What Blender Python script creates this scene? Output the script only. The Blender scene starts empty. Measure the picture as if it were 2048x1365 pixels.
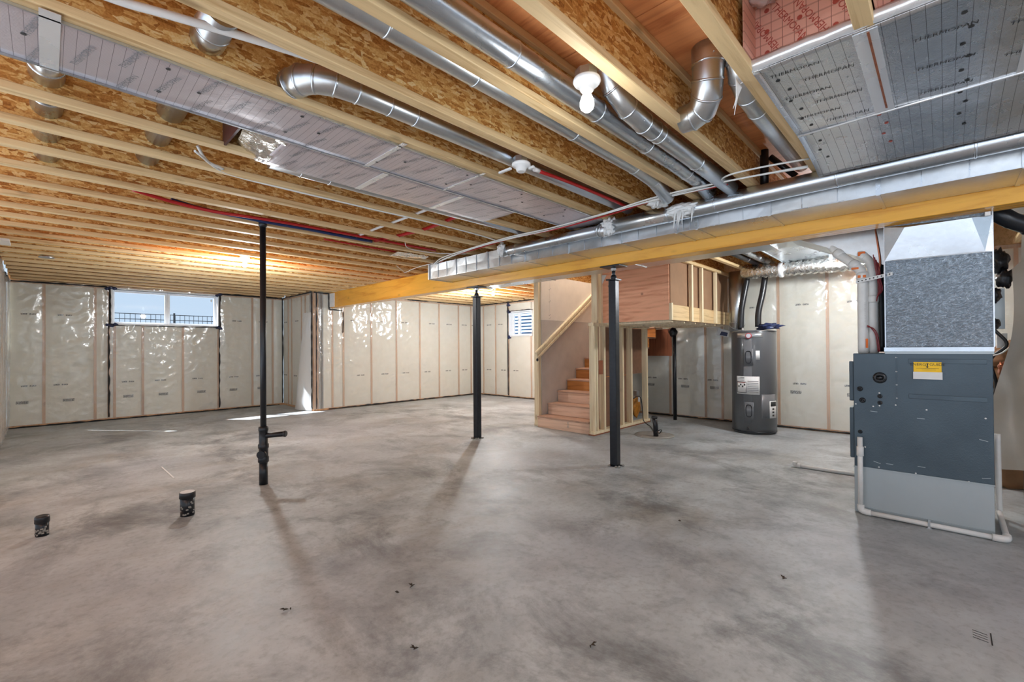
import bpy, bmesh, math, random
from mathutils import Vector, Matrix, noise
random.seed(7)
SC = bpy.context.scene
COL = SC.collection
R = math.radians

# ------------------------------------------------------------------ camera
CAM_H = 1.247
yaw, pit, rol = R(43.988), R(.4449), R(-.4144)
fw = Vector((math.cos(yaw), math.sin(yaw), 0)); rt = Vector((math.sin(yaw), -math.cos(yaw), 0)); up = Vector((0, 0, 1))
fw2 = fw * math.cos(pit) + up * math.sin(pit)
up2 = up * math.cos(pit) - fw * math.sin(pit)
cr = rt * math.cos(rol) + up2 * math.sin(rol)
cu = up2 * math.cos(rol) - rt * math.sin(rol)
cam = bpy.data.cameras.new('camera'); camo = bpy.data.objects.new('camera', cam); COL.objects.link(camo)
cam.sensor_width = 36; cam.lens = 898.7 / 2048 * 36; cam.shift_y = 7.34 / 2048; cam.clip_start = .05
mw = Matrix((( cr.x, cu.x, -fw2.x, 0), (cr.y, cu.y, -fw2.y, 0), (cr.z, cu.z, -fw2.z, CAM_H), (0, 0, 0, 1)))
camo.matrix_world = mw
SC.camera = camo

# ------------------------------------------------------------------ world, sun, exposure
W = bpy.data.worlds.new('world'); SC.world = W; W.use_nodes = True
bg = W.node_tree.nodes['Background']; bg.inputs[0].default_value = (.68, .84, 1.0, 1); bg.inputs[1].default_value = .49
sun = bpy.data.lights.new('sun', 'SUN'); suno = bpy.data.objects.new('sun', sun); COL.objects.link(suno)
sun.energy = 10.0; sun.angle = R(.6); sun.color = (.96, .98, 1)
suno.rotation_euler = Vector((1, -1.25, -1.42)).to_track_quat('-Z', 'Y').to_euler(); suno.location = (-6, 18, 9)
BULB_W = 26
vs = SC.view_settings
vs.view_transform = 'Standard'; vs.look = 'None'; vs.exposure = .95; vs.gamma = 1; vs.use_curve_mapping = False

# ------------------------------------------------------------------ material helpers
def lin(r, g, b):
    f = lambda c: (c / 255 / 12.92) if c / 255 <= .04045 else ((c / 255 + .055) / 1.055) ** 2.4
    return (f(r), f(g), f(b), 1)
class NT:
    def __init__(s, name):
        s.m = bpy.data.materials.new(name); s.m.use_nodes = True
        s.n = s.m.node_tree.nodes; s.l = s.m.node_tree.links
        s.b = s.n['Principled BSDF']; s.out = s.n['Material Output']
    def N(s, t, props=None, **inp):
        x = s.n.new('ShaderNode' + t)
        for k, v in (props or {}).items(): setattr(x, k, v)
        for k, v in inp.items():
            k2 = int(k[1:]) if k[0] == 'i' and k[1:].isdigit() else k.replace('_', ' ')
            s.put(x.inputs[k2], v)
        return x
    def put(s, sock, v):
        if hasattr(v, 'is_output') or isinstance(v, bpy.types.NodeSocket): s.l.new(v, sock)
        else: sock.default_value = v
    def math(s, op, a, b=0.0, c=0.0):
        x = s.n.new('ShaderNodeMath'); x.operation = op
        for i, v in enumerate((a, b, c)): s.put(x.inputs[i], v)
        return x.outputs[0]
    def mix(s, fac, a, b, mode='MIX'):
        x = s.n.new('ShaderNodeMix'); x.data_type = 'RGBA'; x.blend_type = mode
        s.put(x.inputs[0], fac); s.put(x.inputs[6], a); s.put(x.inputs[7], b)
        return x.outputs[2]
    def ramp(s, fac, stops, interp='LINEAR'):
        x = s.n.new('ShaderNodeValToRGB'); s.l.new(fac, x.inputs[0]); cr_ = x.color_ramp; cr_.interpolation = interp
        while len(cr_.elements) < len(stops): cr_.elements.new(.5)
        for e, (p, c) in zip(cr_.elements, stops): e.position = p; e.color = c
        return x.outputs[0]
    def coord(s, scale=(1, 1, 1), rot=(0, 0, 0), rnd=0.0, kind='Object'):
        tc = s.N('TexCoord'); v = tc.outputs[kind]
        if rnd:
            oi = s.N('ObjectInfo'); k = s.math('MULTIPLY', oi.outputs['Random'], rnd)
            cx = s.N('CombineXYZ', i0=k, i1=k, i2=k)
            a = s.N('VectorMath', {'operation': 'ADD'}); s.l.new(v, a.inputs[0]); s.l.new(cx.outputs[0], a.inputs[1]); v = a.outputs[0]
        mp = s.N('Mapping'); s.l.new(v, mp.inputs[0]); mp.inputs['Rotation'].default_value = rot; mp.inputs['Scale'].default_value = scale
        return mp.outputs[0]
    def noise(s, vec, scale=5, detail=4, rough=.55, dist=0):
        x = s.N('TexNoise', Scale=scale, Detail=detail, Roughness=rough, Distortion=dist); s.l.new(vec, x.inputs['Vector'])
        return x.outputs[0]
    def bump(s, h, strength=.3, dist=.01):
        x = s.N('Bump', Strength=strength, Distance=dist); s.l.new(h, x.inputs['Height']); s.l.new(x.outputs[0], s.b.inputs['Normal'])
        return x
    def set(s, col=None, rough=None, metal=None, **k):
        if col is not None: s.put(s.b.inputs['Base Color'], col)
        if rough is not None: s.put(s.b.inputs['Roughness'], rough)
        if metal is not None: s.put(s.b.inputs['Metallic'], metal)
        for a, v in k.items(): s.put(s.b.inputs[a.replace('_', ' ')], v)
        return s.m

MT = {}
def wood(name, light, dark, axis=0, rough=.6, knots=.5, coat=0.0, fine=16, rnd=30):
    t = NT(name); sc = [fine] * 3; sc[axis] = .9
    v = t.coord(tuple(sc), rnd=rnd)
    g = t.noise(v, 1.6, 6, .62, .6)
    c = t.ramp(g, [(.28, dark), (.5, light), (.8, tuple(min(1, q * 1.12) for q in light[:3]) + (1,))])
    if knots:
        k = [5.0] * 3; k[axis] = 2.2
        vo = t.N('TexVoronoi', {'feature': 'F1'}, Scale=1.0); t.l.new(t.coord(tuple(k), rnd=rnd), vo.inputs['Vector'])
        km = t.ramp(vo.outputs['Distance'], [(.05, (1, 1, 1, 1)), (.13, (0, 0, 0, 1))])
        c = t.mix(t.math('MULTIPLY', km, knots), c, tuple(q * .35 for q in dark[:3]) + (1,))
    t.bump(g, .15, .004)
    return t.set(c, rough, 0, Coat_Weight=coat)
def plain(name, col, rough=.5, metal=0, vary=.12, bump=0, scale=18, **k):
    t = NT(name); v = t.coord((1, 1, 1), rnd=9); n = t.noise(v, scale, 5)
    d = tuple(q * (1 - vary) for q in col[:3]) + (1,); l = tuple(min(1, q * (1 + vary)) for q in col[:3]) + (1,)
    c = t.ramp(n, [(.3, d), (.7, l)])
    if bump: t.bump(n, bump, .01)
    return t.set(c, rough, metal, **k)

def osb():
    t = NT('oriented_strand_board'); lay = []
    for i, a in enumerate((15, 75, 130, 165)):
        v = t.coord((17, 20, 66), (0, R(a), 0), rnd=40)
        # bend the coordinates a little so flakes do not look like tiles
        nz = t.N('TexNoise', Scale=.35, Detail=2.0); t.l.new(v, nz.inputs['Vector'])
        ad = t.N('VectorMath', {'operation': 'MULTIPLY_ADD'}); t.l.new(nz.outputs['Color'], ad.inputs[0]); ad.inputs[1].default_value = (1.1, 1.1, 1.1); t.l.new(v, ad.inputs[2])
        vo = t.N('TexVoronoi', Scale=1.0); t.l.new(ad.outputs[0], vo.inputs['Vector'])
        lay.append(vo.outputs['Color'])
    sel = t.N('TexVoronoi', Scale=1.0); t.l.new(t.coord((22, 20, 26), rnd=40), sel.inputs['Vector'])
    sx = t.N('SeparateColor'); t.l.new(sel.outputs['Color'], sx.inputs[0])
    c = lay[0]
    for i, th in enumerate((.3, .55, .78)):
        c = t.mix(t.math('GREATER_THAN', sx.outputs[0], th), c, lay[i + 1])
    sc = t.N('SeparateColor'); t.l.new(c, sc.inputs[0])
    fn = t.noise(t.coord((60, 60, 60), (0, R(30), 0), rnd=40), 2, 5)
    val = t.math('ADD', t.math('MULTIPLY', sc.outputs[0], .62), t.math('MULTIPLY', fn, .6))
    col = t.ramp(val, [(.12, lin(104, 56, 18)), (.32, lin(172, 112, 46)), (.55, lin(208, 150, 76)), (.8, lin(236, 196, 124)), (1, lin(244, 220, 168))])
    t.bump(val, .35, .006)
    return t.set(col, .62, 0)
def galv(name='galvanized_steel', col=(.62, .65, .67, 1), rough=.30, spangle=.12, metal=1.0):
    t = NT(name); vo = t.N('TexVoronoi', Scale=45.0); t.l.new(t.coord(rnd=9), vo.inputs['Vector'])
    s = t.N('SeparateColor'); t.l.new(vo.outputs['Color'], s.inputs[0])
    n = t.noise(t.coord((1, 1, 1), rnd=9), 5, 4)
    c = t.mix(t.math('MULTIPLY', s.outputs[0], spangle), col, tuple(min(1, q * 1.5) for q in col[:3]) + (1,))
    r = t.math('ADD', rough - .08, t.math('MULTIPLY', n, .22))
    t.bump(n, .12, .02)
    return t.set(c, r, metal)
def foil(name, col, axis, rough=.3, lines=(.032, .008), line_col=(.10, .09, .10, 1), metal=.85, wr=.25):
    """reinforced foil sheet with a printed grid; axis = direction across which the strong lines repeat"""
    t = NT(name); tc = t.N('TexCoord'); sp = t.N('SeparateXYZ'); t.l.new(tc.outputs['Object'], sp.inputs[0])
    o = sp.outputs
    def lines_(a, p, w):
        f = t.math('FRACT', t.math('DIVIDE', t.math('ADD', o[a], 50.0), p))
        return t.math('LESS_THAN', f, w)
    a2 = [i for i in range(3) if i != axis[0] and i != axis[1]][0]
    m1 = lines_(axis[0], lines[0], .05)
    m2 = t.math('MULTIPLY', lines_(axis[1], lines[1], .16), .45)
    m = t.math('MAXIMUM', m1, m2)
    n = t.noise(t.coord((1, 1, 1)), 9, 6, .6); fine = t.noise(t.coord((1, 1, 1)), 160, 2)
    c = t.mix(t.math('MULTIPLY', m, .75), col, line_col)
    r = t.math('ADD', rough, t.math('MULTIPLY', n, .18))
    t.bump(t.math('ADD', n, t.math('MULTIPLY', fine, .12)), wr, .02)
    return t.set(c, r, metal)
def film(name='polyethylene_film', body=.24):
    t = NT(name)
    v = t.coord((1, 1, 1)); n1 = t.noise(v, 7, 4, .55, 1.2); n2 = t.noise(t.coord((1, 1, 1), (R(25), R(25), R(40))), 2.2, 3, .5, .8)
    h = t.math('ADD', t.math('MULTIPLY', n1, .5), n2)
    bp = t.N('Bump', Strength=.8, Distance=.012); t.l.new(h, bp.inputs['Height'])
    tr = t.N('BsdfTransparent'); tr.inputs[0].default_value = (.98, .98, .98, 1)
    df = t.N('BsdfDiffuse'); df.inputs[0].default_value = (.90, .90, .885, 1)
    gl = t.N('BsdfGlossy', Roughness=.16); t.l.new(bp.outputs[0], gl.inputs['Normal'])
    m1 = t.N('MixShader'); m1.inputs[0].default_value = body; t.l.new(tr.outputs[0], m1.inputs[1]); t.l.new(df.outputs[0], m1.inputs[2])
    lw = t.N('LayerWeight', Blend=.3); t.l.new(bp.outputs[0], lw.inputs['Normal'])
    f = t.math('ADD', .075, t.math('MULTIPLY', lw.outputs['Facing'], .26))
    m2 = t.N('MixShader'); t.l.new(f, m2.inputs[0]); t.l.new(m1.outputs[0], m2.inputs[1]); t.l.new(gl.outputs[0], m2.inputs[2])
    t.l.new(m2.outputs[0], t.out.inputs['Surface']); return t.m
def glass():
    t = NT('window_glass'); tr = t.N('BsdfTransparent'); tr.inputs[0].default_value = (.95, .97, 1, 1)
    gl = t.N('BsdfGlossy', Roughness=.02); mx = t.N('MixShader'); mx.inputs[0].default_value = .015
    t.l.new(tr.outputs[0], mx.inputs[1]); t.l.new(gl.outputs[0], mx.inputs[2]); t.l.new(mx.outputs[0], t.out.inputs['Surface']); return t.m
def emit(name, col, st):
    t = NT(name); e = t.N('Emission', Strength=st); e.inputs[0].default_value = col; t.l.new(e.outputs[0], t.out.inputs['Surface']); return t.m
def concrete():
    t = NT('concrete_slab')
    v = t.coord((1, 1, 1)); big = t.noise(v, .5, 5, .55); mid = t.noise(v, 1.7, 9, .66, .25); fin = t.noise(v, 26, 6, .65)
    st = t.noise(t.coord((1, 1.5, 1), (0, 0, R(30))), .9, 8, .65, .3); dk = t.noise(t.coord((1.3, 1, 1), (0, 0, R(60))), 1.25, 10, .74, .35); blue = t.noise(v, .45, 3)
    c = t.ramp(mid, [(.30, lin(140, 147, 149)), (.46, lin(167, 173, 174)), (.58, lin(186, 193, 194)), (.75, lin(206, 213, 214))])
    c = t.mix(t.ramp(st, [(.50, (0, 0, 0, 1)), (.68, (.6, .6, .6, 1))]), c, lin(138, 128, 112))
    c = t.mix(t.ramp(dk, [(.48, (0, 0, 0, 1)), (.58, (.5, .5, .5, 1)), (.70, (.9, .9, .9, 1))]), c, lin(84, 85, 86))
    c = t.mix(t.ramp(big, [(.45, (0, 0, 0, 1)), (.7, (.6, .6, .6, 1))]), c, lin(200, 205, 208))
    c = t.mix(t.ramp(blue, [(.45, (0, 0, 0, 1)), (.7, (.4, .4, .4, 1))]), c, lin(160, 164, 174))
    c = t.mix(t.ramp(fin, [(.35, (.22, .22, .22, 1)), (.5, (0, 0, 0, 1))]), c, lin(96, 92, 88))
    c = t.mix(t.ramp(fin, [(.6, (0, 0, 0, 1)), (.75, (.25, .25, .25, 1))]), c, lin(208, 211, 212))
    h = t.math('ADD', mid, t.math('MULTIPLY', fin, .25)); t.bump(h, .2, .008)
    rr = t.ramp(mid, [(.3, (.40, .40, .40, 1)), (.7, (.58, .58, .58, 1))])
    return t.set(c, rr, 0)
def batt():
    t = NT('insulation_batt'); v = t.coord((1, 1, 1), rnd=8); n = t.noise(v, 7, 6, .6); n2 = t.noise(v, 1.2, 3)
    c = t.ramp(n, [(.25, lin(226, 222, 206)), (.7, lin(240, 238, 226))]); c = t.mix(t.math('MULTIPLY', n2, .4), c, lin(236, 230, 210))
    t.bump(n, .4, .03); return t.set(c, .9, 0)
def printmat():
    t = NT('stamped_print'); n = t.noise(t.coord((60, 60, 60)), 1.6, 1)
    tr = t.N('BsdfTransparent'); mx = t.N('MixShader'); t.l.new(t.math('GREATER_THAN', n, .48), mx.inputs[0])
    t.set(lin(45, 44, 42), .7); t.l.new(tr.outputs[0], mx.inputs[1]); t.l.new(t.b.outputs[0], mx.inputs[2]); t.l.new(mx.outputs[0], t.out.inputs['Surface']); return t.m
def hammer():
    t = NT('hammered_grey_enamel'); n = t.noise(t.coord(), 70, 3, .6, 1.0); b = t.noise(t.coord(), 2, 3)
    t.bump(n, .22, .006); c = t.ramp(b, [(.3, lin(68, 82, 92)), (.7, lin(84, 100, 110))]); return t.set(c, .38, .25)
def plenummat():
    t = NT('embossed_plenum_steel'); n = t.noise(t.coord((1, 1, 1)), 42, 3, .6, 2.6)
    t.bump(n, .7, .007); c = t.ramp(n, [(.3, (.15, .18, .21, 1)), (.7, (.27, .31, .35, 1))]); return t.set(c, .26, .95)
def ply(name, light, dark, axis=1):
    t = NT(name); sc = [9, 9, 9]; sc[axis] = .8
    g = t.noise(t.coord(tuple(sc), rnd=20), 1.3, 5, .6, 1.8)
    sc2 = [3, 3, 3]; sc2[axis] = .5
    wv = t.N('TexWave', {'wave_type': 'RINGS'}, Scale=1.6, Distortion=9.0, Detail=3.0); t.l.new(t.coord(tuple(sc2), rnd=20), wv.inputs['Vector'])
    f = t.math('ADD', t.math('MULTIPLY', g, .86), t.math('MULTIPLY', wv.outputs[1], .12))
    c = t.ramp(f, [(.25, dark), (.5, light), (.8, tuple(min(1, q * 1.15) for q in light[:3]) + (1,))])
    k = t.N('TexVoronoi', Scale=1.0); t.l.new(t.coord((4, 4, 4), rnd=20), k.inputs['Vector'])
    c = t.mix(t.math('MULTIPLY', t.ramp(k.outputs['Distance'], [(.05, (1, 1, 1, 1)), (.09, (0, 0, 0, 1))]), .7), c, tuple(q * .3 for q in dark[:3]) + (1,))
    t.bump(f, .12, .004); return t.set(c, .55, 0)

MT['osb'] = osb()
MT['flange'] = wood('joist_flange_pine', lin(222, 192, 144), lin(184, 146, 96), 0)
MT['flange_y'] = wood('pine_board', lin(226, 190, 136), lin(190, 148, 92), 1)
MT['stud'] = wood('pine_stud', lin(240, 222, 186), lin(214, 184, 142), 2)
MT['stud_wall'] = wood('wall_stud', lin(206, 160, 116), lin(166, 112, 72), 2)
MT['subfloor'] = ply('subfloor_plywood', lin(232, 160, 104), lin(196, 118, 68), 1)
MT['ply_red'] = ply('red_plywood', lin(238, 172, 134), lin(206, 128, 90), 1)
MT['ply_dark'] = ply('dark_plywood', lin(150, 88, 58), lin(110, 60, 38), 2)
MT['tread'] = wood('stair_tread', lin(196, 156, 132), lin(158, 118, 96), 1, .6, .3)
MT['riser'] = ply('stair_riser', lin(232, 196, 170), lin(204, 156, 122), 1)
MT['riser2'] = ply('stair_riser_amber', lin(206, 138, 70), lin(165, 96, 42), 1)
MT['lvl'] = wood('laminated_beam', lin(236, 172, 62), lin(208, 132, 24), 1, .35, .45, .35, 9)
MT['galv'] = galv()
MT['galv_bright'] = galv('bright_galvanized', (.60, .64, .68, 1), .26, .08)
MT['foilpink'] = foil('rose_reinforced_foil', (.66, .60, .63, 1), (0, 1), .26, (.034, .009), metal=.62, wr=.16)
MT['foilsilver'] = foil('silver_reinforced_foil', (.74, .76, .78, 1), (1, 0), .17, (.04, .009), metal=.97, wr=.16)
MT['pink'] = foil('pink_foil_face', lin(240, 184, 164), (1, 2), .45, (.042, .042), lin(130, 62, 50), .05, .1)
MT['foiltape'] = galv('foil_tape', (.86, .87, .88, 1), .24, .05, .6)
MT['crinkle'] = galv('crinkled_foil', (.80, .78, .74, 1), .22, .0)
_c = MT['crinkle'].node_tree; _c.nodes['Bump'].inputs['Strength'].default_value = .9; _c.nodes['Noise Texture'].inputs['Scale'].default_value = 24
MT['concrete'] = concrete()
MT['conc_wall'] = plain('foundation_concrete', lin(150, 146, 138), .8)
MT['film'] = film(); MT['film_sunlit'] = film('sunlit_polyethylene_film', .82); MT['batt'] = batt(); MT['print'] = printmat()  # second film is whitened to carry the sun on the loose sheet
MT['black'] = plain('black_plastic', (.012, .013, .016, 1), .32, 0, .2)
MT['steelblack'] = plain('black_painted_steel', (.012, .015, .021, 1), .34, .2, .25, .1, 30)
MT['sealant'] = plain('black_sealant', (.012, .011, .011, 1), .6)
MT['bluetape'] = plain('navy_tape', (.02, .03, .09, 1), .35)
MT['white'] = plain('white_plastic', (.80, .80, .79, 1), .35, 0, .04)
MT['pvc'] = plain('white_pvc', (.74, .74, .72, 1), .35, 0, .05)
MT['vinyl'] = plain('white_vinyl', (.86, .88, .9, 1), .4, 0, .03)
MT['glass'] = glass()
MT['drywall'] = plain('drywall_paper', lin(202, 190, 180), .85, 0, .06, .05, 6)
MT['drywall_light'] = plain('drywall_light', lin(238, 226, 212), .85, 0, .04, .05, 6)
MT['drywall_dark'] = plain('drywall_brown_back', lin(158, 122, 92), .85, 0, .08, .05, 6)
MT['brown'] = plain('brown_fibreboard', lin(128, 92, 70), .85, 0, .1)
MT['hammer'] = hammer(); MT['plenum'] = plenummat()
MT['furnbase'] = plain('pale_grey_steel', lin(176, 186, 190), .4, .35, .05, .03, 3)
MT['darkplug'] = plain('black_plug', (.012, .014, .017, 1), .25)
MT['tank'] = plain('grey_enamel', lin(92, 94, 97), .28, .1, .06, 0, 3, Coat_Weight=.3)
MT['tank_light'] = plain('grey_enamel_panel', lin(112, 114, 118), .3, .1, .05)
MT['badge'] = plain('silver_band', (.62, .63, .65, 1), .3, .8, .05)
MT['red'] = plain('red_badge', lin(200, 30, 40), .35)
MT['paper'] = plain('white_paper', (.78, .78, .77, 1), .6, 0, .04)
MT['ink'] = plain('black_ink', (.03, .03, .03, 1), .6)
MT['greyink'] = plain('grey_ink', (.25, .25, .26, 1), .6)
MT['orange'] = plain('orange_sticker', lin(225, 110, 30), .5)
MT['yellow'] = plain('yellow_label', lin(250, 200, 25), .5, 0, .03)
MT['inkred'] = plain('red_ink', lin(186, 84, 70), .6)
MT['plum'] = plain('plum_foil_reflection', lin(78, 44, 48), .3)  # plum tone is the foil's reflection put into the colour
MT['redpex'] = plain('red_pipe', lin(178, 28, 32), .35)
MT['bluepex'] = plain('blue_pipe', lin(28, 48, 96), .35)
MT['copper'] = plain('copper', lin(205, 130, 100), .3, .9)
MT['fluff'] = plain('white_fibre_wrap', (.80, .81, .80, 1), .7, 0, .06, .3, 30)
MT['cable'] = plain('white_cable', (.76, .76, .73, 1), .4, 0, .06)
MT['cable_red'] = plain('dark_red_cable', lin(130, 24, 34), .4)
MT['bulb'] = emit('lit_bulb', (1, .94, .86, 1), 3)
MT['kraft'] = plain('brown_kraft_batt', lin(150, 112, 80), .85, 0, .25, .3, 6)
MT['debris'] = plain('dry_leaf', lin(60, 50, 38), .8, 0, .3)
MT['mesh'] = plain('dark_fence_wire', lin(60, 66, 70), .6)
MT['siding'] = plain('blue_grey_siding', lin(120, 150, 180), .6, 0, .05)
MT['ground'] = plain('pale_gravel', lin(138, 141, 146), .9, 0, .15, .2)
MT['bounce_ground'] = plain('pale_bounce_ground', lin(158, 166, 180), .9, 0, .12)
MT['amber'] = plain('amber_spray_foam', lin(170, 110, 30), .6, 0, .4, .6, 20)

# ------------------------------------------------------------------ mesh helpers
class MB:
    def __init__(s): s.v = []; s.f = []
    def box(s, x0, y0, z0, x1, y1, z1):
        i = len(s.v)
        s.v += [(x0, y0, z0), (x1, y0, z0), (x1, y1, z0), (x0, y1, z0), (x0, y0, z1), (x1, y0, z1), (x1, y1, z1), (x0, y1, z1)]
        s.f += [(i, i + 3, i + 2, i + 1), (i + 4, i + 5, i + 6, i + 7), (i, i + 1, i + 5, i + 4), (i + 1, i + 2, i + 6, i + 5), (i + 2, i + 3, i + 7, i + 6), (i + 3, i, i + 4, i + 7)]
        return s
    def hexa(s, p):   # 8 corners in box order
        i = len(s.v); s.v += [tuple(q) for q in p]
        s.f += [(i, i + 3, i + 2, i + 1), (i + 4, i + 5, i + 6, i + 7), (i, i + 1, i + 5, i + 4), (i + 1, i + 2, i + 6, i + 5), (i + 2, i + 3, i + 7, i + 6), (i + 3, i, i + 4, i + 7)]
        return s
    def tube(s, path, r, seg=14, caps=True, hollow=False):
        path = [Vector(p) for p in path]; n = len(path); rr = r if isinstance(r, (list, tuple)) else [r] * n
        T = []
        for k in range(n):
            a = path[max(0, k - 1)]; b = path[min(n - 1, k + 1)]; T.append((b - a).normalized())
        ref = Vector((0, 0, 1)) if abs(T[0].z) < .9 else Vector((1, 0, 0))
        u = T[0].cross(ref).normalized(); i0 = len(s.v)
        for k in range(n):
            u = (u - T[k] * u.dot(T[k])).normalized(); w = T[k].cross(u)
            for j in range(seg):
                a = 2 * math.pi * j / seg
                s.v.append(tuple(path[k] + (u * math.cos(a) + w * math.sin(a)) * rr[k]))
        for k in range(n - 1):
            for j in range(seg):
                a = i0 + k * seg + j; b = i0 + k * seg + (j + 1) % seg
                s.f.append((a, b, b + seg, a + seg))
        if caps:
            s.f.append(tuple(i0 + j for j in range(seg))[::-1]); s.f.append(tuple(i0 + (n - 1) * seg + j for j in range(seg)))
        return s
    def ring(s, c, axis, r, t=.006, w=.012, seg=20):
        c = Vector(c); a = Vector(axis).normalized()
        return s.tube([c - a * w / 2, c - a * w / 4, c + a * w / 4, c + a * w / 2], [r, r + t, r + t, r], seg)
    def lathe(s, c, prof, seg=20, axis=(0, 0, 1)):   # prof: list of (along, radius)
        c = Vector(c); a = Vector(axis).normalized()
        return s.tube([c + a * p for p, q in prof], [max(q, 1e-4) for p, q in prof], seg)
    def prism(s, poly, d):   # extrude planar polygon by vector d
        i = len(s.v); n = len(poly); d = Vector(d)
        s.v += [tuple(Vector(p)) for p in poly] + [tuple(Vector(p) + d) for p in poly]
        s.f += [tuple(i + j for j in range(n))[::-1], tuple(i + n + j for j in range(n))]
        for j in range(n): s.f.append((i + j, i + (j + 1) % n, i + n + (j + 1) % n, i + n + j))
        return s
    def build(s, name, mat, parent=None, smooth=False, loc=(0, 0, 0), kind=None):
        me = bpy.data.meshes.new(name); L = Vector(loc)
        me.from_pydata([tuple(Vector(p) - L) for p in s.v], [], s.f)
        bm = bmesh.new(); bm.from_mesh(me); bmesh.ops.recalc_face_normals(bm, faces=bm.faces); bm.to_mesh(me); bm.free()
        me.materials.append(MT[mat] if isinstance(mat, str) else mat)
        if smooth:
            for p in me.polygons: p.use_smooth = len(p.vertices) == 4 or smooth == 2
        o = bpy.data.objects.new(name, me); COL.objects.link(o)
        if parent:
            o.parent = parent; pl = parent
            off = Vector((0, 0, 0))
            while pl: off += pl.location; pl = pl.parent
            o.location = L - off
        else: o.location = L
        if kind: o['kind'] = kind
        return o
def bx(name, mat, parent, *b, bevel=0):
    lo = [min(b[i], b[i + 3]) for i in range(3)]; hi = [max(b[i], b[i + 3]) for i in range(3)]
    o = MB().box(*lo, *hi).build(name, mat, parent, loc=((lo[0] + hi[0]) / 2, (lo[1] + hi[1]) / 2, lo[2]))
    if bevel: mod_bevel(o, bevel)
    return o
def mod_bevel(o, w, seg=2):
    m = o.modifiers.new('bevel', 'BEVEL'); m.width = w; m.segments = seg; m.limit_method = 'ANGLE'; m.angle_limit = R(40)
def tb(name, mat, parent, path, r, seg=14, loc=None):
    return MB().tube(path, r, seg).build(name, mat, parent, smooth=True, loc=loc or path[0])
def tag(o, label, cat, group=None):
    o['label'] = label; o['category'] = cat; o['kind'] = 'thing'
    if group: o['group'] = group
    return o
def thing(name, label, cat, loc=(0, 0, 0), group=None):
    o = bpy.data.objects.new(name, None); COL.objects.link(o); o.location = loc; o.empty_display_size = .1
    return tag(o, label, cat, group)
def struct(o): o['kind'] = 'structure'; return o
def spline(pts, n=8):
    P = [Vector(p) for p in pts]; P = [P[0] * 2 - P[1]] + P + [P[-1] * 2 - P[-2]]; out = []
    for i in range(1, len(P) - 2):
        for k in range(n):
            t = k / n; a, b, c, d = P[i - 1:i + 3]
            out.append(.5 * ((2 * b) + (c - a) * t + (2 * a - 5 * b + 4 * c - d) * t * t + (3 * b - a - 3 * c + d) * t ** 3))
    out.append(P[-2]); return out
def blob(name, mat, parent, c, size, seed=0, amp=.35, sub=3, freq=2.2):
    bm = bmesh.new(); bmesh.ops.create_icosphere(bm, subdivisions=sub, radius=1)
    for v in bm.verts:
        d = 1 + amp * noise.fractal(v.co * freq + Vector((seed * 7.1, seed * 3.3, 0)), 1, 2, 4)
        v.co = Vector((v.co.x * d * size[0], v.co.y * d * size[1], v.co.z * d * size[2]))
    me = bpy.data.meshes.new(name); bm.to_mesh(me); bm.free(); me.materials.append(MT[mat])
    for p in me.polygons: p.use_smooth = True
    o = bpy.data.objects.new(name, me); COL.objects.link(o)
    if parent:
        o.parent = parent; off = Vector((0, 0, 0)); pl = parent
        while pl: off += pl.location; pl = pl.parent
        o.location = Vector(c) - off
    else: o.location = c
    return o
_txt = {}
def text_mesh(body, size):
    if (body, size) in _txt: return _txt[(body, size)]
    cu_ = bpy.data.curves.new('t', 'FONT'); cu_.body = body; cu_.size = size; cu_.align_x = 'CENTER'; cu_.align_y = 'CENTER'; cu_.resolution_u = 2
    o = bpy.data.objects.new('t', cu_); COL.objects.link(o); dg = bpy.context.evaluated_depsgraph_get()
    me = bpy.data.meshes.new_from_object(o.evaluated_get(dg)); bpy.data.objects.remove(o); bpy.data.curves.remove(cu_)
    me.name = 'lettering'; _txt[(body, size)] = me; return me
def text(name, body, size, mat, parent, c, right, upv, thick=1.0):
    me = text_mesh(body, size).copy(); me.materials.clear(); me.materials.append(MT[mat])
    o = bpy.data.objects.new(name, me); COL.objects.link(o)
    a = Vector(right).normalized(); b = Vector(upv).normalized(); n = a.cross(b)
    m = Matrix(((a.x, b.x, n.x, c[0]), (a.y, b.y, n.y, c[1]), (a.z, b.z, n.z, c[2]), (0, 0, 0, 1)))
    if parent:
        off = Vector((0, 0, 0)); pl = parent
        while pl: off += pl.location; pl = pl.parent
        o.parent = parent; m.translation = Vector(c) - off
    o.matrix_basis = m
    return o

CEIL = 2.425; SUB = 2.727

# ================================================================== STRUCTURE
fl = MB()
fl.box(-3.2, -3.2, -.12, 8.4, 11.05, 0)
struct(fl.build('floor', 'concrete'))

class Frame:
    """local wall frame: s along the wall, n towards the room, z up"""
    def __init__(s, o, d, n): s.o = Vector((o[0], o[1], 0)); s.d = Vector((d[0], d[1], 0)); s.n = Vector((n[0], n[1], 0))
    def p(s, a, n, z): return s.o + s.d * a + s.n * n + Vector((0, 0, z))
    def box(s, mb, a0, n0, z0, a1, n1, z1):
        c = [s.p(a, n, z) for z in (z0, z1) for a, n in ((a0, n0), (a1, n0), (a1, n1), (a0, n1))]
        mb.hexa(c); return mb
    def add(s, name, mat, parent, a0, n0, z0, a1, n1, z1):
        return s.box(MB(), a0, n0, z0, a1, n1, z1).build(name, mat, parent, loc=s.p((a0 + a1) / 2, (n0 + n1) / 2, z0))

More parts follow.
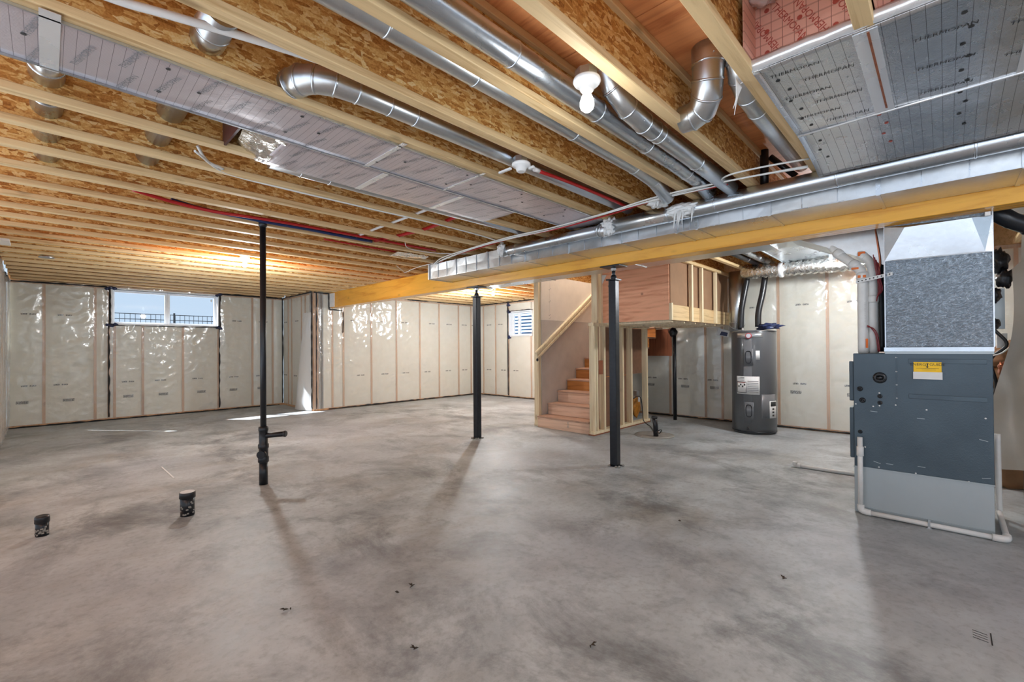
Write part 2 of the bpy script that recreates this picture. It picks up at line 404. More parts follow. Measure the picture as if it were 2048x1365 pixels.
def bead(fr, pts, parent, r=.009, seed=0, name='sealant_bead', mat='sealant'):
    P = []
    for (a, z), (b, w) in zip(pts[:-1], pts[1:]):
        L = math.hypot(b - a, w - z); k = max(2, int(L / .03))
        for i in range(k):
            t = i / k; q = a + (b - a) * t; zz = z + (w - z) * t
            nn = noise.noise(Vector((q * 9 + seed, zz * 9, seed * 3.1)))
            P.append((fr.p(q + .008 * nn, .024, zz + .008 * nn), r * 1.25 * (1 + .8 * nn)))
    P.append((fr.p(*(pts[-1][0], .012, pts[-1][1])), r))
    return MB().tube([p for p, _ in P], [max(.002, q) for _, q in P], 6).build(name, mat, parent, loc=P[0][0])

def wall(name, o, d, n, L, studs, openings=(), seed=0, sw=.038, rows=(1.87, .68), bold=None, top=CEIL, mats=('batt', 'stud_wall'), bulge=.016, step=.024, pleat=.009, filmed=True, marks=True):
    fr = Frame(o, d, n); H = top
    zs = sorted({0, H} | {z for op in openings for z in op[2:]})
    mb = MB(); cuts = sorted({0, L} | {a for op in openings for a in op[:2]})
    for a0, a1 in zip(cuts[:-1], cuts[1:]):
        for z0, z1 in zip(zs[:-1], zs[1:]):
            am, zm = (a0 + a1) / 2, (z0 + z1) / 2
            if any(op[0] < am < op[1] and op[2] < zm < op[3] for op in openings): continue
            fr.box(mb, a0, -.20, z0, a1, -.10, z1)
    fr.box(mb, 0, -.20, H, L, -.10, SUB + .02)
    root = struct(mb.build(name, 'conc_wall', None, loc=fr.p(L / 2, -.15, 0)))
    fr.add('sole_plate', 'stud_wall', root, 0, -.10, 0, L, .004, .040)
    fr.add('top_plate', 'stud_wall', root, 0, -.10, H - .05, L, -.001, H - .005)
    fr.add('rim_board', 'flange', root, 0, -.10, CEIL, L, -.05, SUB)
    st = sorted(studs); edges = [0] + st + [L]
    for s_ in st:
        ops = [op for op in openings if op[0] - .01 < s_ < op[1] + .01]
        if not ops: fr.add('stud', mats[1], root, s_ - sw / 2, -.10, .04, s_ + sw / 2, 0, H - .05)
        else:
            fr.add('stud', mats[1], root, s_ - sw / 2, -.10, .04, s_ + sw / 2, 0, ops[0][2])
    for a, b in zip(edges[:-1], edges[1:]):
        a2, b2 = a + (sw / 2 if a > 0 else 0), b - (sw / 2 if b < L else 0)
        if b2 - a2 < .02: continue
        ops = [op for op in openings if op[0] < (a2 + b2) / 2 < op[1]]
        spans = [(.04, H - .05)] if not ops else [(.04, ops[0][2])] + ([(ops[0][3], H - .05)] if ops[0][3] < H - .08 else [])
        for z0, z1 in spans: fr.add('insulation_batt', mats[0], root, a2, -.10, z0, b2, -.012, z1)
    # clear poly film with bulges between the studs and small creases
    if filmed:
        rp_ = random.Random(seed * 13 + 1); pleats = [(q + rp_.uniform(-.03, .03), rp_.uniform(.15, H - .1), rp_.uniform(.10, .26), rp_.uniform(.4, 1.0) * pleat, rp_.randint(7, 13)) for q in edges for _ in range(3)]
        na, nz = max(2, int(L / step)), int((H - .005) / step); v = []; f = []
        for i in range(na + 1):
            for j in range(nz + 1):
                a = L * i / na; z = .034 + (H - .040) * j / nz
                ds = min([abs(a - q) for q in edges]); k = 1 - math.exp(-(ds / .07) ** 2)
                w = noise.fractal(Vector((a * 1.6 + seed * 9, z * 1.1, seed)), 1, 2, 3)
                c = abs(noise.noise(Vector((a * 7 + z * 3, z * 6 - a * 4, seed + 4))))
                off = .006 + bulge * k * (.75 + .7 * w) + .010 * k * (1 - c) ** 4 + .003 * noise.noise(Vector((a * 22, z * 22, seed)))
                for pa, pz, pr_, pk, pn in pleats:
                    r2 = (a - pa) ** 2 + (z - pz) ** 2
                    if r2 < 9 * pr_ * pr_:
                        th = math.atan2(z - pz, a - pa) + .5 * noise.noise(Vector((a * 3, z * 3, pn)))
                        off += pk * (abs(math.cos(th * pn * .5)) ** 9) * math.exp(-r2 / (pr_ * pr_)) * (1 - math.exp(-r2 / .0015))
                v.append(fr.p(a, max(.004, off), z))
        for i in range(na):
            for j in range(nz):
                am = L * (i + .5) / na; zm = H * (j + .5) / nz
                if any(op[0] < am < op[1] and op[2] < zm < op[3] for op in openings): continue
                q = i * (nz + 1) + j; f.append((q, q + nz + 1, q + nz + 2, q + 1))
        m2 = MB(); m2.v = [tuple(p) for p in v]; m2.f = f
        m2.build('vapour_barrier', 'film', root, smooth=2, loc=fr.p(L / 2, 0, 0))
    if marks:
        rnd = random.Random(seed + 5)
        for a, b in zip(edges[:-1], edges[1:]):
            if b - a < .25: continue
            for z in rows + ((bold,) if bold else ()):
                if any(op[0] < (a + b) / 2 < op[1] and op[2] < z < op[3] for op in openings): continue
                c = a + (b - a) * rnd.uniform(.3, .6); w = .075 if z != bold else .09; hh = .013 if z != bold else .024
                m3 = MB()
                for q in range(2 if z != bold else 1):
                    x0 = c - w + q * (w * 1.3); fr.box(m3, x0, -.0115, z - hh, x0 + w * (1 if z != bold else 1.6), -.0095, z + hh)
                m3.build('stamped_mark', 'print', root, loc=fr.p(c, 0, z))
    root['wframe'] = 1
    return root, fr

FAR_ST = [.41, 1.04, 1.222, 1.30, 1.70, 2.32, 2.923, 3.56, 3.97]
w_far, f_far = wall('wall_far', (-.44, 10.88), (1, 0), (0, -1), 4.19, FAR_ST, [(1.25, 2.93, 1.724, 2.40)], 1, bold=.41)
w_rec, f_rec = wall('wall_recess', (3.75, 10.88), (0, -1), (-1, 0), 1.68, [.30, .505, 1.05, 1.25, 1.66], (), 2, bold=None)
w_back, f_back = wall('wall_back', (3.75, 9.20), (1, 0), (0, -1), 4.45, [.02, .16, .39, .63, 1.276, 1.91, 2.56, 3.14, 3.77, 4.2], (), 3, bulge=.022, pleat=.022)
w_right, f_right = wall('wall_right', (8.20, 9.20), (0, -1), (-1, 0), 4.2, [.21, .68, 1.16, 1.93, 2.5, 3.1], [(1.18, 1.98, 1.54, 2.18)], 4)
w_util, f_util = wall('wall_utility', (7.85, 5.0), (0, -1), (-1, 0), 6.2, [.6, 1.40, 2.03, 2.305, 3.14, 3.77, 4.38, 5.0, 5.6], (), 5, bold=.55, bulge=.030, pleat=.022)
w_left, f_left = wall('wall_left', (-.44, 6.2), (0, 1), (1, 0), 4.68, [.4, 1.0, 1.6, 2.2, 2.8, 3.4, 3.75, 4.25], (), 6, bulge=.03)
w_end, f_end = wall('wall_end', (8.05, -1.2), (-1, 0), (0, 1), 3.6, [.6, 1.2, 1.8, 2.4, 3.0], (), 7, mats=('kraft', 'stud_wall'), marks=False)

# film loose over the recess corner: a billow that hangs to the slab
m = MB(); na, nz = 14, 40
for i in range(na + 1):
    for j in range(nz + 1):
        a = i / na; t = j / nz; y = 9.235 + .78 * a * (.55 + .45 * (1 - t)); z = .01 + 2.0 * t
        bul = .15 * math.sin(math.pi * a) * (1 - t) ** .7 + .02
        bul += .012 * noise.noise(Vector((a * 5, t * 9, 3)))
        m.v.append((3.745 - bul, y, z))
for i in range(na):
    for j in range(nz): q = i * (nz + 1) + j; m.f.append((q, q + 1, q + nz + 2, q + nz + 1))
tag(m.build('loose_vapour_barrier', 'film_sunlit', None, smooth=2, loc=(3.7, 9.6, .01)), 'loose clear plastic sheet billowing down to the floor at the wall recess', 'plastic sheet')

# black sealant lines
bead(f_far, [(0, 2.40), (1.2, 2.405)], w_far, .012, 1); bead(f_far, [(2.98, 2.415), (4.19, 2.41)], w_far, .013, 2)
bead(f_far, [(1.235, 2.38), (1.235, 1.72)], w_far, .011, 3); bead(f_far, [(1.222, 1.70), (1.222, .06)], w_far, .010, 4)
bead(f_far, [(2.945, 2.38), (2.945, 1.72)], w_far, .011, 5); bead(f_far, [(2.935, 1.70), (2.935, .06)], w_far, .009, 6)
bead(f_far, [(1.25, 1.715), (2.93, 1.715)], w_far, .006, 16)
bead(f_far, [(4.17, 2.4), (4.17, .05)], w_far, .010, 7); bead(f_rec, [(.02, 2.41), (1.66, 2.415)], w_rec, .009, 8)
bead(f_rec, [(1.64, 2.40), (1.64, .05)], w_rec, .009, 9); bead(f_back, [(.05, 2.40), (.05, .05)], w_back, .008, 10)
bead(f_back, [(.0, 2.41), (.30, 2.40), (.31, 2.08), (.60, 2.07)], w_back, .012, 11); bead(f_back, [(.62, 2.05), (.61, 1.6)], w_back, .008, 17)
bead(f_back, [(2.2, 2.41), (4.4, 2.415)], w_back, .008, 12); bead(f_right, [(.0, 2.415), (2.4, 2.42)], w_right, .012, 13)
bead(f_right, [(1.16, 2.40), (1.16, .05)], w_right, .010, 14); bead(f_right, [(1.2, 2.185), (2.0, 2.185)], w_right, .008, 15)
bead(f_back, [(.3, .02), (4.4, .02)], w_back, .010, 18); bead(f_util, [(.9, .02), (6.0, .02)], w_util, .010, 19); bead(f_far, [(0, .012), (4.1, .012)], w_far, .009, 20)
bead(f_right, [(0, .015), (2.4, .015)], w_right, .009, 21); bead(f_left, [(3.4, 2.38), (4.66, 2.38)], w_left, .010, 22)

# windows
def window(name, fr, s0, s1, z0, z1, split, slider=False):
    mb = MB(); t = .035
    for a in ((s0, s0 + .02), (s1 - .02, s1)): fr.box(mb, a[0], -.20, z0, a[1], .010, z1)
    fr.box(mb, s0, -.20, z0, s1, .010, z0 + .025); fr.box(mb, s0, -.20, z1 - .025, s1, .010, z1)
    root = struct(mb.build(name, 'vinyl', None, loc=fr.p((s0 + s1) / 2, -.1, z0)))
    cuts = [s0 + .02] + split + [s1 - .02]
    for a, b in zip(cuts[:-1], cuts[1:]):
        q = MB(); k = .040
        fr.box(q, a, -.17, z0 + .025, a + k, -.12, z1 - .025); fr.box(q, b - k, -.17, z0 + .025, b, -.12, z1 - .025)
        fr.box(q, a + k, -.17, z0 + .025, b - k, -.12, z0 + .025 + k); fr.box(q, a + k, -.17, z1 - .025 - k, b - k, -.12, z1 - .025)
        sh = q.build('sash', 'vinyl', root, loc=fr.p((a + b) / 2, -.145, z0)); mod_bevel(sh, .005)
        fr.add('pane', 'glass', sh, a + k, -.148, z0 + .025 + k, b - k, -.142, z1 - .025 - k)
    return root
win1 = window('window_1', f_far, 1.25, 2.93, 1.724, 2.40, [2.09])
win2 = window('window_2', f_right, 1.18, 1.98, 1.54, 2.18, [1.42])
bx('latch', 'vinyl', win1, 2.36, 10.94, 2.25, 2.385, 10.955, 2.30)
for i, (a, z) in enumerate(((1.25, 2.385), (1.26, 1.72), (2.93, 2.395), (2.93, 1.715))):
    for k in range(3):
        blob('tape_patch', 'bluetape', win1, f_far.p(a + .05 * (k - 1) * (1 if a < 2 else -.6), .015, z + .012 * ((k * 2 + i) % 3 - 1)), (.036, .012, .024), i * 5 + k, .5)
for i, (a, z) in enumerate(((1.17, 2.18), (1.18, 1.53), (1.165, 2.36))):
    blob('tape_patch', 'bluetape', win2, f_right.p(a, .015, z), (.014, .05, .045), i + 40, .5); blob('tape_patch', 'bluetape', win2, f_right.p(a + .05, .014, z - .02), (.012, .04, .02), i + 50, .5)

# outside: ground, fence beyond the long window, neighbour's siding beyond the small one
g = MB().box(-6, 11.12, 1.1, 12, 30, 1.55); g.build('outdoor_ground', 'ground', kind='structure')
fe = thing('wire_fence', 'dark wire mesh fence seen low through the long window', 'fence', (2.2, 18, 1.55))
for k in range(34): bx('picket', 'mesh', fe, .4 + k * .125, 18, 1.55, .412 + k * .125, 18.012, 2.40)
for z in (1.75, 2.02, 2.22, 2.385): bx('rail', 'mesh', fe, .3, 18.012, z, 4.75, 18.026, z + .022)
for x in (1.1, 2.86, 4.3): bx('post', 'mesh', fe, x, 18.03, 1.55, x + .05, 18.08, 2.46)
hs = thing('neighbour_house', 'blue-grey sided house wall beyond the small window', 'house', (12.2, 10.5, 1.0))
bx('wall_panel', 'siding', hs, 12.1, 8, 1.0, 12.3, 14, 5.5)
for k in range(14): MB().hexa([(12.02, 8, 1.1 + k * .12), (12.1, 8, 1.1 + k * .12), (12.1, 14, 1.1 + k * .12), (12.02, 14, 1.1 + k * .12), (12.08, 8, 1.205 + k * .12), (12.1, 8, 1.205 + k * .12), (12.1, 14, 1.205 + k * .12), (12.08, 14, 1.205 + k * .12)]).build('siding_board', 'siding', hs, loc=(12.1, 11, 1.1 + k * .12))

# ceiling: subfloor slab, plywood panels, I-joists
OP = (5.50, 3.68, 7.74, 4.66)
ce = struct(MB().box(-3.2, -3.2, SUB + .02, 8.3, OP[1], SUB + .06).box(-3.2, OP[3], SUB + .02, 8.3, 11.0, SUB + .06).box(-3.2, OP[1], SUB + .02, OP[0], OP[3], SUB + .06).box(OP[2], OP[1], SUB + .02, 8.3, OP[3], SUB + .06).build('ceiling', 'subfloor', None, loc=(3.5, 4, SUB + .02)))  # slab overhang past the joists is unseen, added to block the sun
pmesh = None
for i in range(8):
    for j in range(6):
        x0 = -.6 + i * 1.22; y0 = -2.2 + j * 2.44 - (1.22 if i % 2 else 0); y1 = min(y0 + 2.434, 11.0); x1 = min(x0 + 1.214, 8.3)
        if y1 - max(y0, -2.2) < .2: continue
        y0 = max(y0, -2.2); rects = [(x0, y0, x1, y1)]
        if x0 < OP[2] and x1 > OP[0] and y0 < OP[3] and y1 > OP[1]:
            rects = [(x0, y0, x1, OP[1]), (x0, OP[3], x1, y1), (x0, max(y0, OP[1]), OP[0], min(y1, OP[3])), (OP[2], max(y0, OP[1]), x1, min(y1, OP[3]))]
        for q in rects:
            if q[2] - q[0] > .03 and q[3] - q[1] > .03: bx('plywood_panel', 'subfloor', ce, q[0], q[1], SUB, q[2], q[3], SUB + .018)
JW = .060; S = .4045; Y0 = .64
def joist_mesh(x0, x1):
    L = (x1 - x0) / 2; c = (x0 + x1) / 2
    w = MB().box(-L, -.005, CEIL + .033, L, .005, SUB - .033); a = MB().box(-L, -JW / 2, CEIL, L, JW / 2, CEIL + .038); b = MB().box(-L, -JW / 2, SUB - .038, L, JW / 2, SUB - .001)
    return c, w, a, b
_jc = {}
def joist(k, x0, x1):
    y = Y0 - JW / 2 + S * k
    if (x0, x1) not in _jc:
        c, w, a, b = joist_mesh(x0, x1)
        W_ = w.build('joist', 'osb', ce); A_ = a.build('bottom_flange', 'flange', W_); B_ = b.build('top_flange', 'flange', W_)
        for q in (A_, B_): q.location = (0, 0, 0); mod_bevel(q, .003, 1)
        _jc[(x0, x1)] = (c, W_, A_, B_); o = W_
    else:
        c, W_, A_, B_ = _jc[(x0, x1)]
        o = W_.copy(); COL.objects.link(o); o.parent = ce
        for q in (A_, B_): cc = q.copy(); COL.objects.link(cc); cc.parent = o
    o.location = Vector((c, y, 0)) - ce.location
for k in range(-5, 26):
    y = Y0 - .03 + S * k
    if y > 9.15: joist(k, -.40, 3.72)
    elif 3.55 < y < 4.75: joist(k, -.40, 5.32)
    elif y > 5.0: joist(k, -.40, 8.15)
    else: joist(k, -.55, 7.80)

# ================================================================== OBJECTS
# laminated beam
bm_ = thing('support_beam', 'long yellow laminated wood beam carrying the joists on two steel posts', 'beam', (4.165, 4.2, 2.108))
for i in range(3):
    o = bx('ply', 'lvl', bm_, 4.08 + i * .0575, -1.9, 2.108, 4.08 + i * .0575 + .0565, 9.16, CEIL - .002); mod_bevel(o, .003, 1)
bx('patch_strip', 'fluff', bm_, 4.06, 8.95, 2.12, 4.079, 9.15, 2.40)

def steel_post(x, y, label, hcol, z1=2.106):
    t = thing('steel_post', label, 'post', (x, y, 0), 'adjustable steel posts under the beam')
    a = .041
    o = bx('column', 'steelblack', t, x - a, y - a, .008, x + a, y + a, hcol); mod_bevel(o, .008, 2)
    bx('base_plate', 'steelblack', t, x - .055, y - .055, 0, x + .055, y + .055, .008)
    o = bx('collar_plate', 'steelblack', t, x - .058, y - .058, hcol, x + .058, y + .058, hcol + .012)
    tb('screw', 'steelblack', t, [(x, y, hcol + .012), (x, y, z1 - .012)], .018, 12)
    MB().lathe((x, y, hcol + .012), [(0, .03), (.012, .034), (.03, .030), (.045, .022)], 12).build('lower_nut', 'steelblack', t, True, (x, y, hcol + .012))
    MB().lathe((x, y, z1 - .052), [(0, .024), (.006, .030), (.03, .030), (.04, .024)], 6).build('upper_nut', 'galv', t, False, (x, y, z1 - .052))
    bx('cap_plate', 'steelblack', t, x - .085, y - .115, z1 - .012, x + .085, y + .115, z1)
    for k, (dx, dy) in enumerate(((-.07, -.05), (-.05, -.075), (.03, -.075), (-.075, .03))):
        blob('mortar_crumb', 'conc_wall', t, (x + dx, y + dy, .008), (.016, .014, .012), k + int(x * 10), .3, 2)
steel_post(4.165, 4.70, 'black square steel post standing farther off, left of the stairs', 1.96)
steel_post(4.165, 2.52, 'black square steel post standing nearer, in front of the stud wall', 1.955)

# black soil stack with branch
st = thing('drain_stack', 'tall black plastic drain pipe with a side branch rising to the joists', 'pipe', (1.40, 4.57, 0))
sx_, sy_ = 1.40, 4.57
tb('riser', 'black', st, [(sx_, sy_, 0), (sx_, sy_, 2.47)], .026, 18)
tb('lower_sleeve', 'black', st, [(sx_, sy_, 0), (sx_, sy_, .20)], .037, 18)
MB().lathe((sx_, sy_, .20), [(0, .037), (.01, .046), (.05, .046), (.06, .040), (.13, .040), (.14, .046), (.17, .046), (.18, .038), (.29, .038), (.30, .042), (.33, .042), (.34, .026)], 18).build('cleanout_fitting', 'black', st, True, (sx_, sy_, .2))
dv = Vector((math.sin(yaw), -math.cos(yaw), 0))
q = Vector((sx_, sy_, .445))
tb('branch', 'black', st, [q, q + dv * .05 + Vector((0, 0, .008)), q + dv * .205 + Vector((0, 0, .022))], .024, 16)
MB().ring(q + dv * .20 + Vector((0, 0, .022)), dv, .024, .006, .025).build('branch_cap', 'black', st, True, q)
fw3 = -fw
tb('cleanout_plug', 'black', st, [Vector((sx_, sy_, .285)), Vector((sx_, sy_, .285)) + fw3 * .065 + dv * .01], .036, 16)
MB().ring((sx_, sy_, 2.42), (0, 0, 1), .026, .010, .06).build('top_coupling', 'black', st, True, (sx_, sy_, 2.4))

def stub(x, y, hh, r, label, cap):
    t = thing('capped_pipe_stub', label, 'pipe', (x, y, 0), 'capped drain stubs in the slab')
    tb('pipe', 'black', t, [(x, y, 0), (x, y, hh - .03)], r, 20)
    MB().lathe((x, y, hh - .045), [(0, r), (.002, r * 1.13), (.04, r * 1.13), (.045, r * 1.05)], 22).build('cap_rim', 'black', t, True, (x, y, hh - .045))
    MB().lathe((x, y, hh - .002), [(0, r * 1.04), (.004, r * 1.0), (.006, r * .9)], 22).build('cap_top', cap, t, True, (x, y, hh))
    for k in range(14):
        a = R(200 + k * 9); z = random.uniform(.01, hh - .07)
        MB().box(-.005, -.003, -.004, .005 + random.random() * .006, .003, .006).build('mud_speck', 'conc_wall', t, loc=(0, 0, 0)).location = Vector((r * math.cos(a), r * math.sin(a), z))
stub(.742, 4.145, .176, .046, 'wider black pipe stub with a white cap top in the slab', 'white')
stub(-.02, 4.42, .131, .034, 'narrower all-black capped pipe stub in the slab near the left edge', 'black')

# ---------------------------------------------------------------- trunk duct beside the beam
td = thing('supply_trunk_duct', 'flat rectangular galvanized duct running along the front of the beam', 'duct', (3.87, 2, 2.21))
ys = [5.12, 4.55, 3.95, 3.35, 2.75, 2.15, 1.62, 1.45, .92, .30, -.32, -.90, -1.9]
for a, b in zip(ys[:-1], ys[1:]):
    m = MB(); n = 6
    for i in range(n + 1):
        y = a + (b - a) * i / n; w = .005 * math.sin(math.pi * i / n) * (1 if int(a * 7) % 2 else -1)
        m.v += [(3.68, y, 2.21), (3.68 + w, y, 2.31), (3.68, y, 2.405), (4.072, y, 2.405), (4.072, y, 2.21), (3.88, y, 2.21 + w * .6)]
    for i in range(n):
        for j in range(6): p = i * 6 + j; r_ = i * 6 + (j + 1) % 6; m.f.append((p, r_, r_ + 6, p + 6))
    m.f += [tuple(range(6)), tuple(range(n * 6, n * 6 + 6))]
    m.build('duct_section', 'galv_bright' if int(a * 10) % 3 else 'galv', td, loc=(3.87, a, 2.21))
    bx('seam_cleat', 'galv_bright', td, 3.668, a - .012, 2.205, 3.681, a + .012, 2.408)
    bx('bottom_cleat', 'galv', td, 3.68, a - .010, 2.203, 4.07, a + .010, 2.2105)
    for q in (.33, .66): y = a + (b - a) * q; bx('crease', 'galv_bright', td, 3.674, y - .003, 2.214, 3.681, y + .003, 2.40)
bx('end_flange', 'galv', td, 3.66, 5.115, 2.20, 4.078, 5.135, 2.42)
bx('lower_edge', 'galv_bright', td, 3.676, -1.9, 2.207, 3.686, 5.12, 2.214)

# round run in front of the trunk
def duct(name, label, path, r, rings=(), mat='galv', group=None, ringmat='galv_bright', seg=22, screws=()):
    t = thing(name, label, 'duct', path[0], group)
    o = tb('pipe', mat, t, path, r, seg); P = [Vector(p) for p in path]
    rr = r if not isinstance(r, (list, tuple)) else None
    for k in rings:
        k0 = int(k); fr_ = k - k0
        if k0 >= len(P) - 1: k0 = len(P) - 2; fr_ = 1
        c = P[k0].lerp(P[k0 + 1], fr_); ax = P[k0 + 1] - P[k0]
        ra = rr if rr else r[k0] + (r[k0 + 1] - r[k0]) * fr_
        MB().ring(c, ax, ra, .0035, .012, seg).build('seam_ring', ringmat, t, True, c)
    for c in screws: blob('screw', 'galv_bright', t, c, (.004, .004, .004), 1, 0, 1)
    return t
rp = duct('round_branch_duct', 'long round galvanized pipe running alongside the front of the flat trunk duct', [(3.60, 3.62, 2.335), (3.60, 3.4, 2.34), (3.60, 2.3, 2.345)] , .052, (0.1, .5, 1.0), 'galv_bright')
duct('round_main_duct', 'thicker round galvanized pipe nearest the trunk duct on the right half', [(3.60, 2.22, 2.35), (3.60, 1.4, 2.352), (3.60, .5, 2.355), (3.60, -.2, 2.358), (3.60, -1.8, 2.36)], .066, (.05, .7, 1.15, 2.0, 2.9), 'galv_bright')
duct('duct_elbow_joint', 'short angled joint between the thin and thick round pipes at the trunk', [(3.60, 2.32, 2.345), (3.585, 2.26, 2.33), (3.60, 2.19, 2.35)], .060, (.2, .8, 1.4), 'galv')
bx('hanger_strap', 'white', rp, 3.53, 3.35, 2.26, 3.67, 3.37, 2.272)

# second trunk behind the beam
tb2 = thing('return_trunk_duct', 'flat galvanized duct tucked along the back of the beam', 'duct', (4.65, 2, 2.21))
for a, b, mt in ((5.3, 4.0, 'galv_bright'), (4.0, 2.6, 'galv'), (2.6, 1.2, 'galv'), (1.2, .40, 'galv'), (.40, -1.05, 'galv')):
    bx('duct_section', mt, tb2, 4.26, a - .004, 2.215, 5.04, b + .004, 2.41)
    bx('seam_cleat', 'galv_bright', tb2, 4.262, a - .012, 2.208, 5.045, a + .012, 2.2155)

# ---------------------------------------------------------------- round pipes between joists
duct('bay_duct_with_elbow', 'round pipe with a segmented elbow entering the joist web above the lower foil panel', [(.80, 2.225, 2.50), (.82, 2.14, 2.50), (.86, 2.08, 2.495), (.93, 2.035, 2.487), (1.03, 2.015, 2.48), (1.20, 2.01, 2.478), (1.5, 2.01, 2.478), (3.58, 2.01, 2.478)], [.066, .066, .062, .058, .054, .05, .05, .05], (.3, 1, 2, 3, 4, 5, 5.5), 'galv')
duct('bay_duct_slim', 'slim round galvanized pipe in the joist bay left of the thick pipe', [(-.5, 1.525, 2.49), (.6, 1.525, 2.49), (1.35, 1.525, 2.49), (2.1, 1.525, 2.49), (2.8, 1.525, 2.488), (3.1, 1.53, 2.47), (3.35, 1.54, 2.40)], .05, (1.4, 2.0, 3.0, 4.0, 5.0), 'galv')
duct('bay_duct_thick', 'thick round galvanized pipe directly behind the lit bulb', [(-.5, 1.30, 2.485), (.5, 1.30, 2.485), (1.36, 1.30, 2.485), (2.0, 1.30, 2.485), (2.9, 1.30, 2.485), (3.35, 1.30, 2.475), (3.55, 1.30, 2.43)], .054, (2.0, 3.0, 3.6, 4.5), 'galv_bright')
duct('bay_duct_dropping', 'round pipe dropping from the subfloor by an elbow beside the bulb joist', [(1.92, 1.21, 2.72), (1.94, 1.205, 2.64), (1.98, 1.19, 2.56), (2.08, 1.165, 2.48), (2.22, 1.15, 2.445), (2.40, 1.14, 2.437), (2.9, 1.14, 2.434), (3.55, 1.14, 2.43)], [.062, .062, .060, .056, .053, .05, .05, .05], (1, 2, 3, 4, 4.6, 4.9, 6), 'galv', screws=[(2.15, 1.11, 2.42), (2.3, 1.10, 2.41), (2.42, 1.10, 2.40)])
duct('segmented_elbow_drop', 'shiny segmented elbow dropping from the subfloor and turning into a joist web', [(2.27, .83, 2.725), (2.27, .83, 2.64), (2.275, .835, 2.57), (2.30, .85, 2.51), (2.34, .885, 2.47), (2.36, .94, 2.46), (2.36, 1.005, 2.46)], [.078, .076, .074, .074, .072, .070, .066], (1, 2, 3, 4, 5), 'galv', screws=[(2.21, .78, 2.66), (2.30, .76, 2.66), (2.26, .79, 2.52), (2.30, .80, 2.47), (2.36, .83, 2.44)])
duct('elbow_behind_joist', 'round elbow drop half hidden behind the joist at the silver foil panel', [(2.30, .70, 2.72), (2.31, .70, 2.62), (2.34, .70, 2.56), (2.44, .70, 2.51), (2.6, .70, 2.495), (3.6, .70, 2.495)], [.062, .060, .058, .055, .05, .05], (1, 2, 3, 4), 'galv')
for i, (x, y0, y1) in enumerate(((.47, 1.98, 3.95), (.0, 2.62, 4.3))):
    duct('cross_bay_duct', ('round pipe crossing the joist webs just right of the left foil panel tape', 'round pipe crossing the joist webs at the far left of the ceiling')[i], [(x, y0, 2.555), (x, y0 + .3, 2.555), (x, y1, 2.555)], .064, (.5, 1.0, 1.25, 1.5, 1.75), 'galv_bright')
duct('lower_foil_pipe', 'round pipe showing below the edge of the shorter foil panel', [(1.0, 3.14, 2.47), (1.5, 3.15, 2.468), (2.2, 3.15, 2.465), (3.5, 3.15, 2.465)], .045, (.4, .8), 'galv')
for x, y0, lb in ((.62, 3.50, 'round collar sunk between the joists near the left edge'),): pass

# ---------------------------------------------------------------- foil panels under the joists
def sheet(name, label, x0, x1, y0, y1, z0, mat, nx=24, ny=8, fold=None, amp=.004, seed=0, bumpx=None):
    t = thing(name, label, 'foil panel', ((x0 + x1) / 2, (y0 + y1) / 2, z0))
    m = MB(); n = (nx + 1) * (ny + 1)
    for top in (0, 1):
        for i in range(nx + 1):
            for j in range(ny + 1):
                x = x0 + (x1 - x0) * i / nx; y = y0 + (y1 - y0) * j / ny
                z = z0 + amp * noise.noise(Vector((x * 4, y * 6, seed))) * .6 - .003 * math.sin(math.pi * j / ny)
                if fold and x > fold[0]: z -= fold[1] * (x - fold[0]) + fold[2] * (x - fold[0]) ** 2
                m.v.append((x, y, z + top * .003))
    for top in (0, 1):
        for i in range(nx):
            for j in range(ny): p = top * n + i * (ny + 1) + j; m.f.append((p, p + 1, p + ny + 2, p + ny + 1))
    for i in range(nx):
        for j in (0, ny): p = i * (ny + 1) + j; m.f.append((p, p + ny + 1, p + ny + 1 + n, p + n))
    for j in range(ny):
        for i in (0, nx): p = i * (ny + 1) + j; m.f.append((p, p + 1, p + 1 + n, p + n))
    m.build('foil_sheet', mat, t, smooth=2, loc=((x0 + x1) / 2, (y0 + y1) / 2, z0))
    t_z = lambda x, y: z0 + amp * noise.noise(Vector((x * 4, y * 6, seed))) * .6 - .003 * math.sin(math.pi * (y - y0) / (y1 - y0)) - ((fold[1] * (x - fold[0]) + fold[2] * (x - fold[0]) ** 2) if fold and x > fold[0] else 0) - .0022
    SHZ[name] = t_z
    return t
SHZ = {}
s1 = sheet('long_foil_panel', 'long rose-grey printed foil panel stapled under one joist bay', -.5, 3.62, 2.248, 2.652, 2.420, 'foilpink', 60, 8, None, .005, 1)
bx('edge_strip', 'galv_bright', s1, -.5, 2.246, 2.414, 3.62, 2.256, 2.424); bx('edge_strip', 'galv_bright', s1, -.5, 2.640, 2.412, 3.62, 2.652, 2.424)
for x, w, mt in ((-.02, .055, 'foiltape'), (1.40, .03, 'foiltape'), (2.02, .02, 'foiltape')):
    MB().box(x, 2.20, 2.4140, x + w, 2.665, 2.4165).build('foil_tape', mt, s1, loc=(x, 2.4, 2.409))
s2 = sheet('short_foil_panel', 'shorter bright foil panel beside the long one, ending in crinkled foil', .93, 3.36 - .55, 2.665, 3.075, 2.420, 'foilpink', 40, 8, None, .004, 2)
m = MB(); na, nb = 12, 14
for i in range(na + 1):
    for j in range(nb + 1):
        x = .74 + .21 * i / na; y = 2.672 + .40 * j / nb; t_ = i / na
        m.v.append((x + .05 * (1 - t_) * (j / nb), y, 2.418 + .055 * (1 - t_) ** 2 + .012 * noise.noise(Vector((x * 22, y * 22, 1)))))
for i in range(na):
    for j in range(nb): p = i * (nb + 1) + j; m.f.append((p, p + 1, p + nb + 2, p + nb + 1))
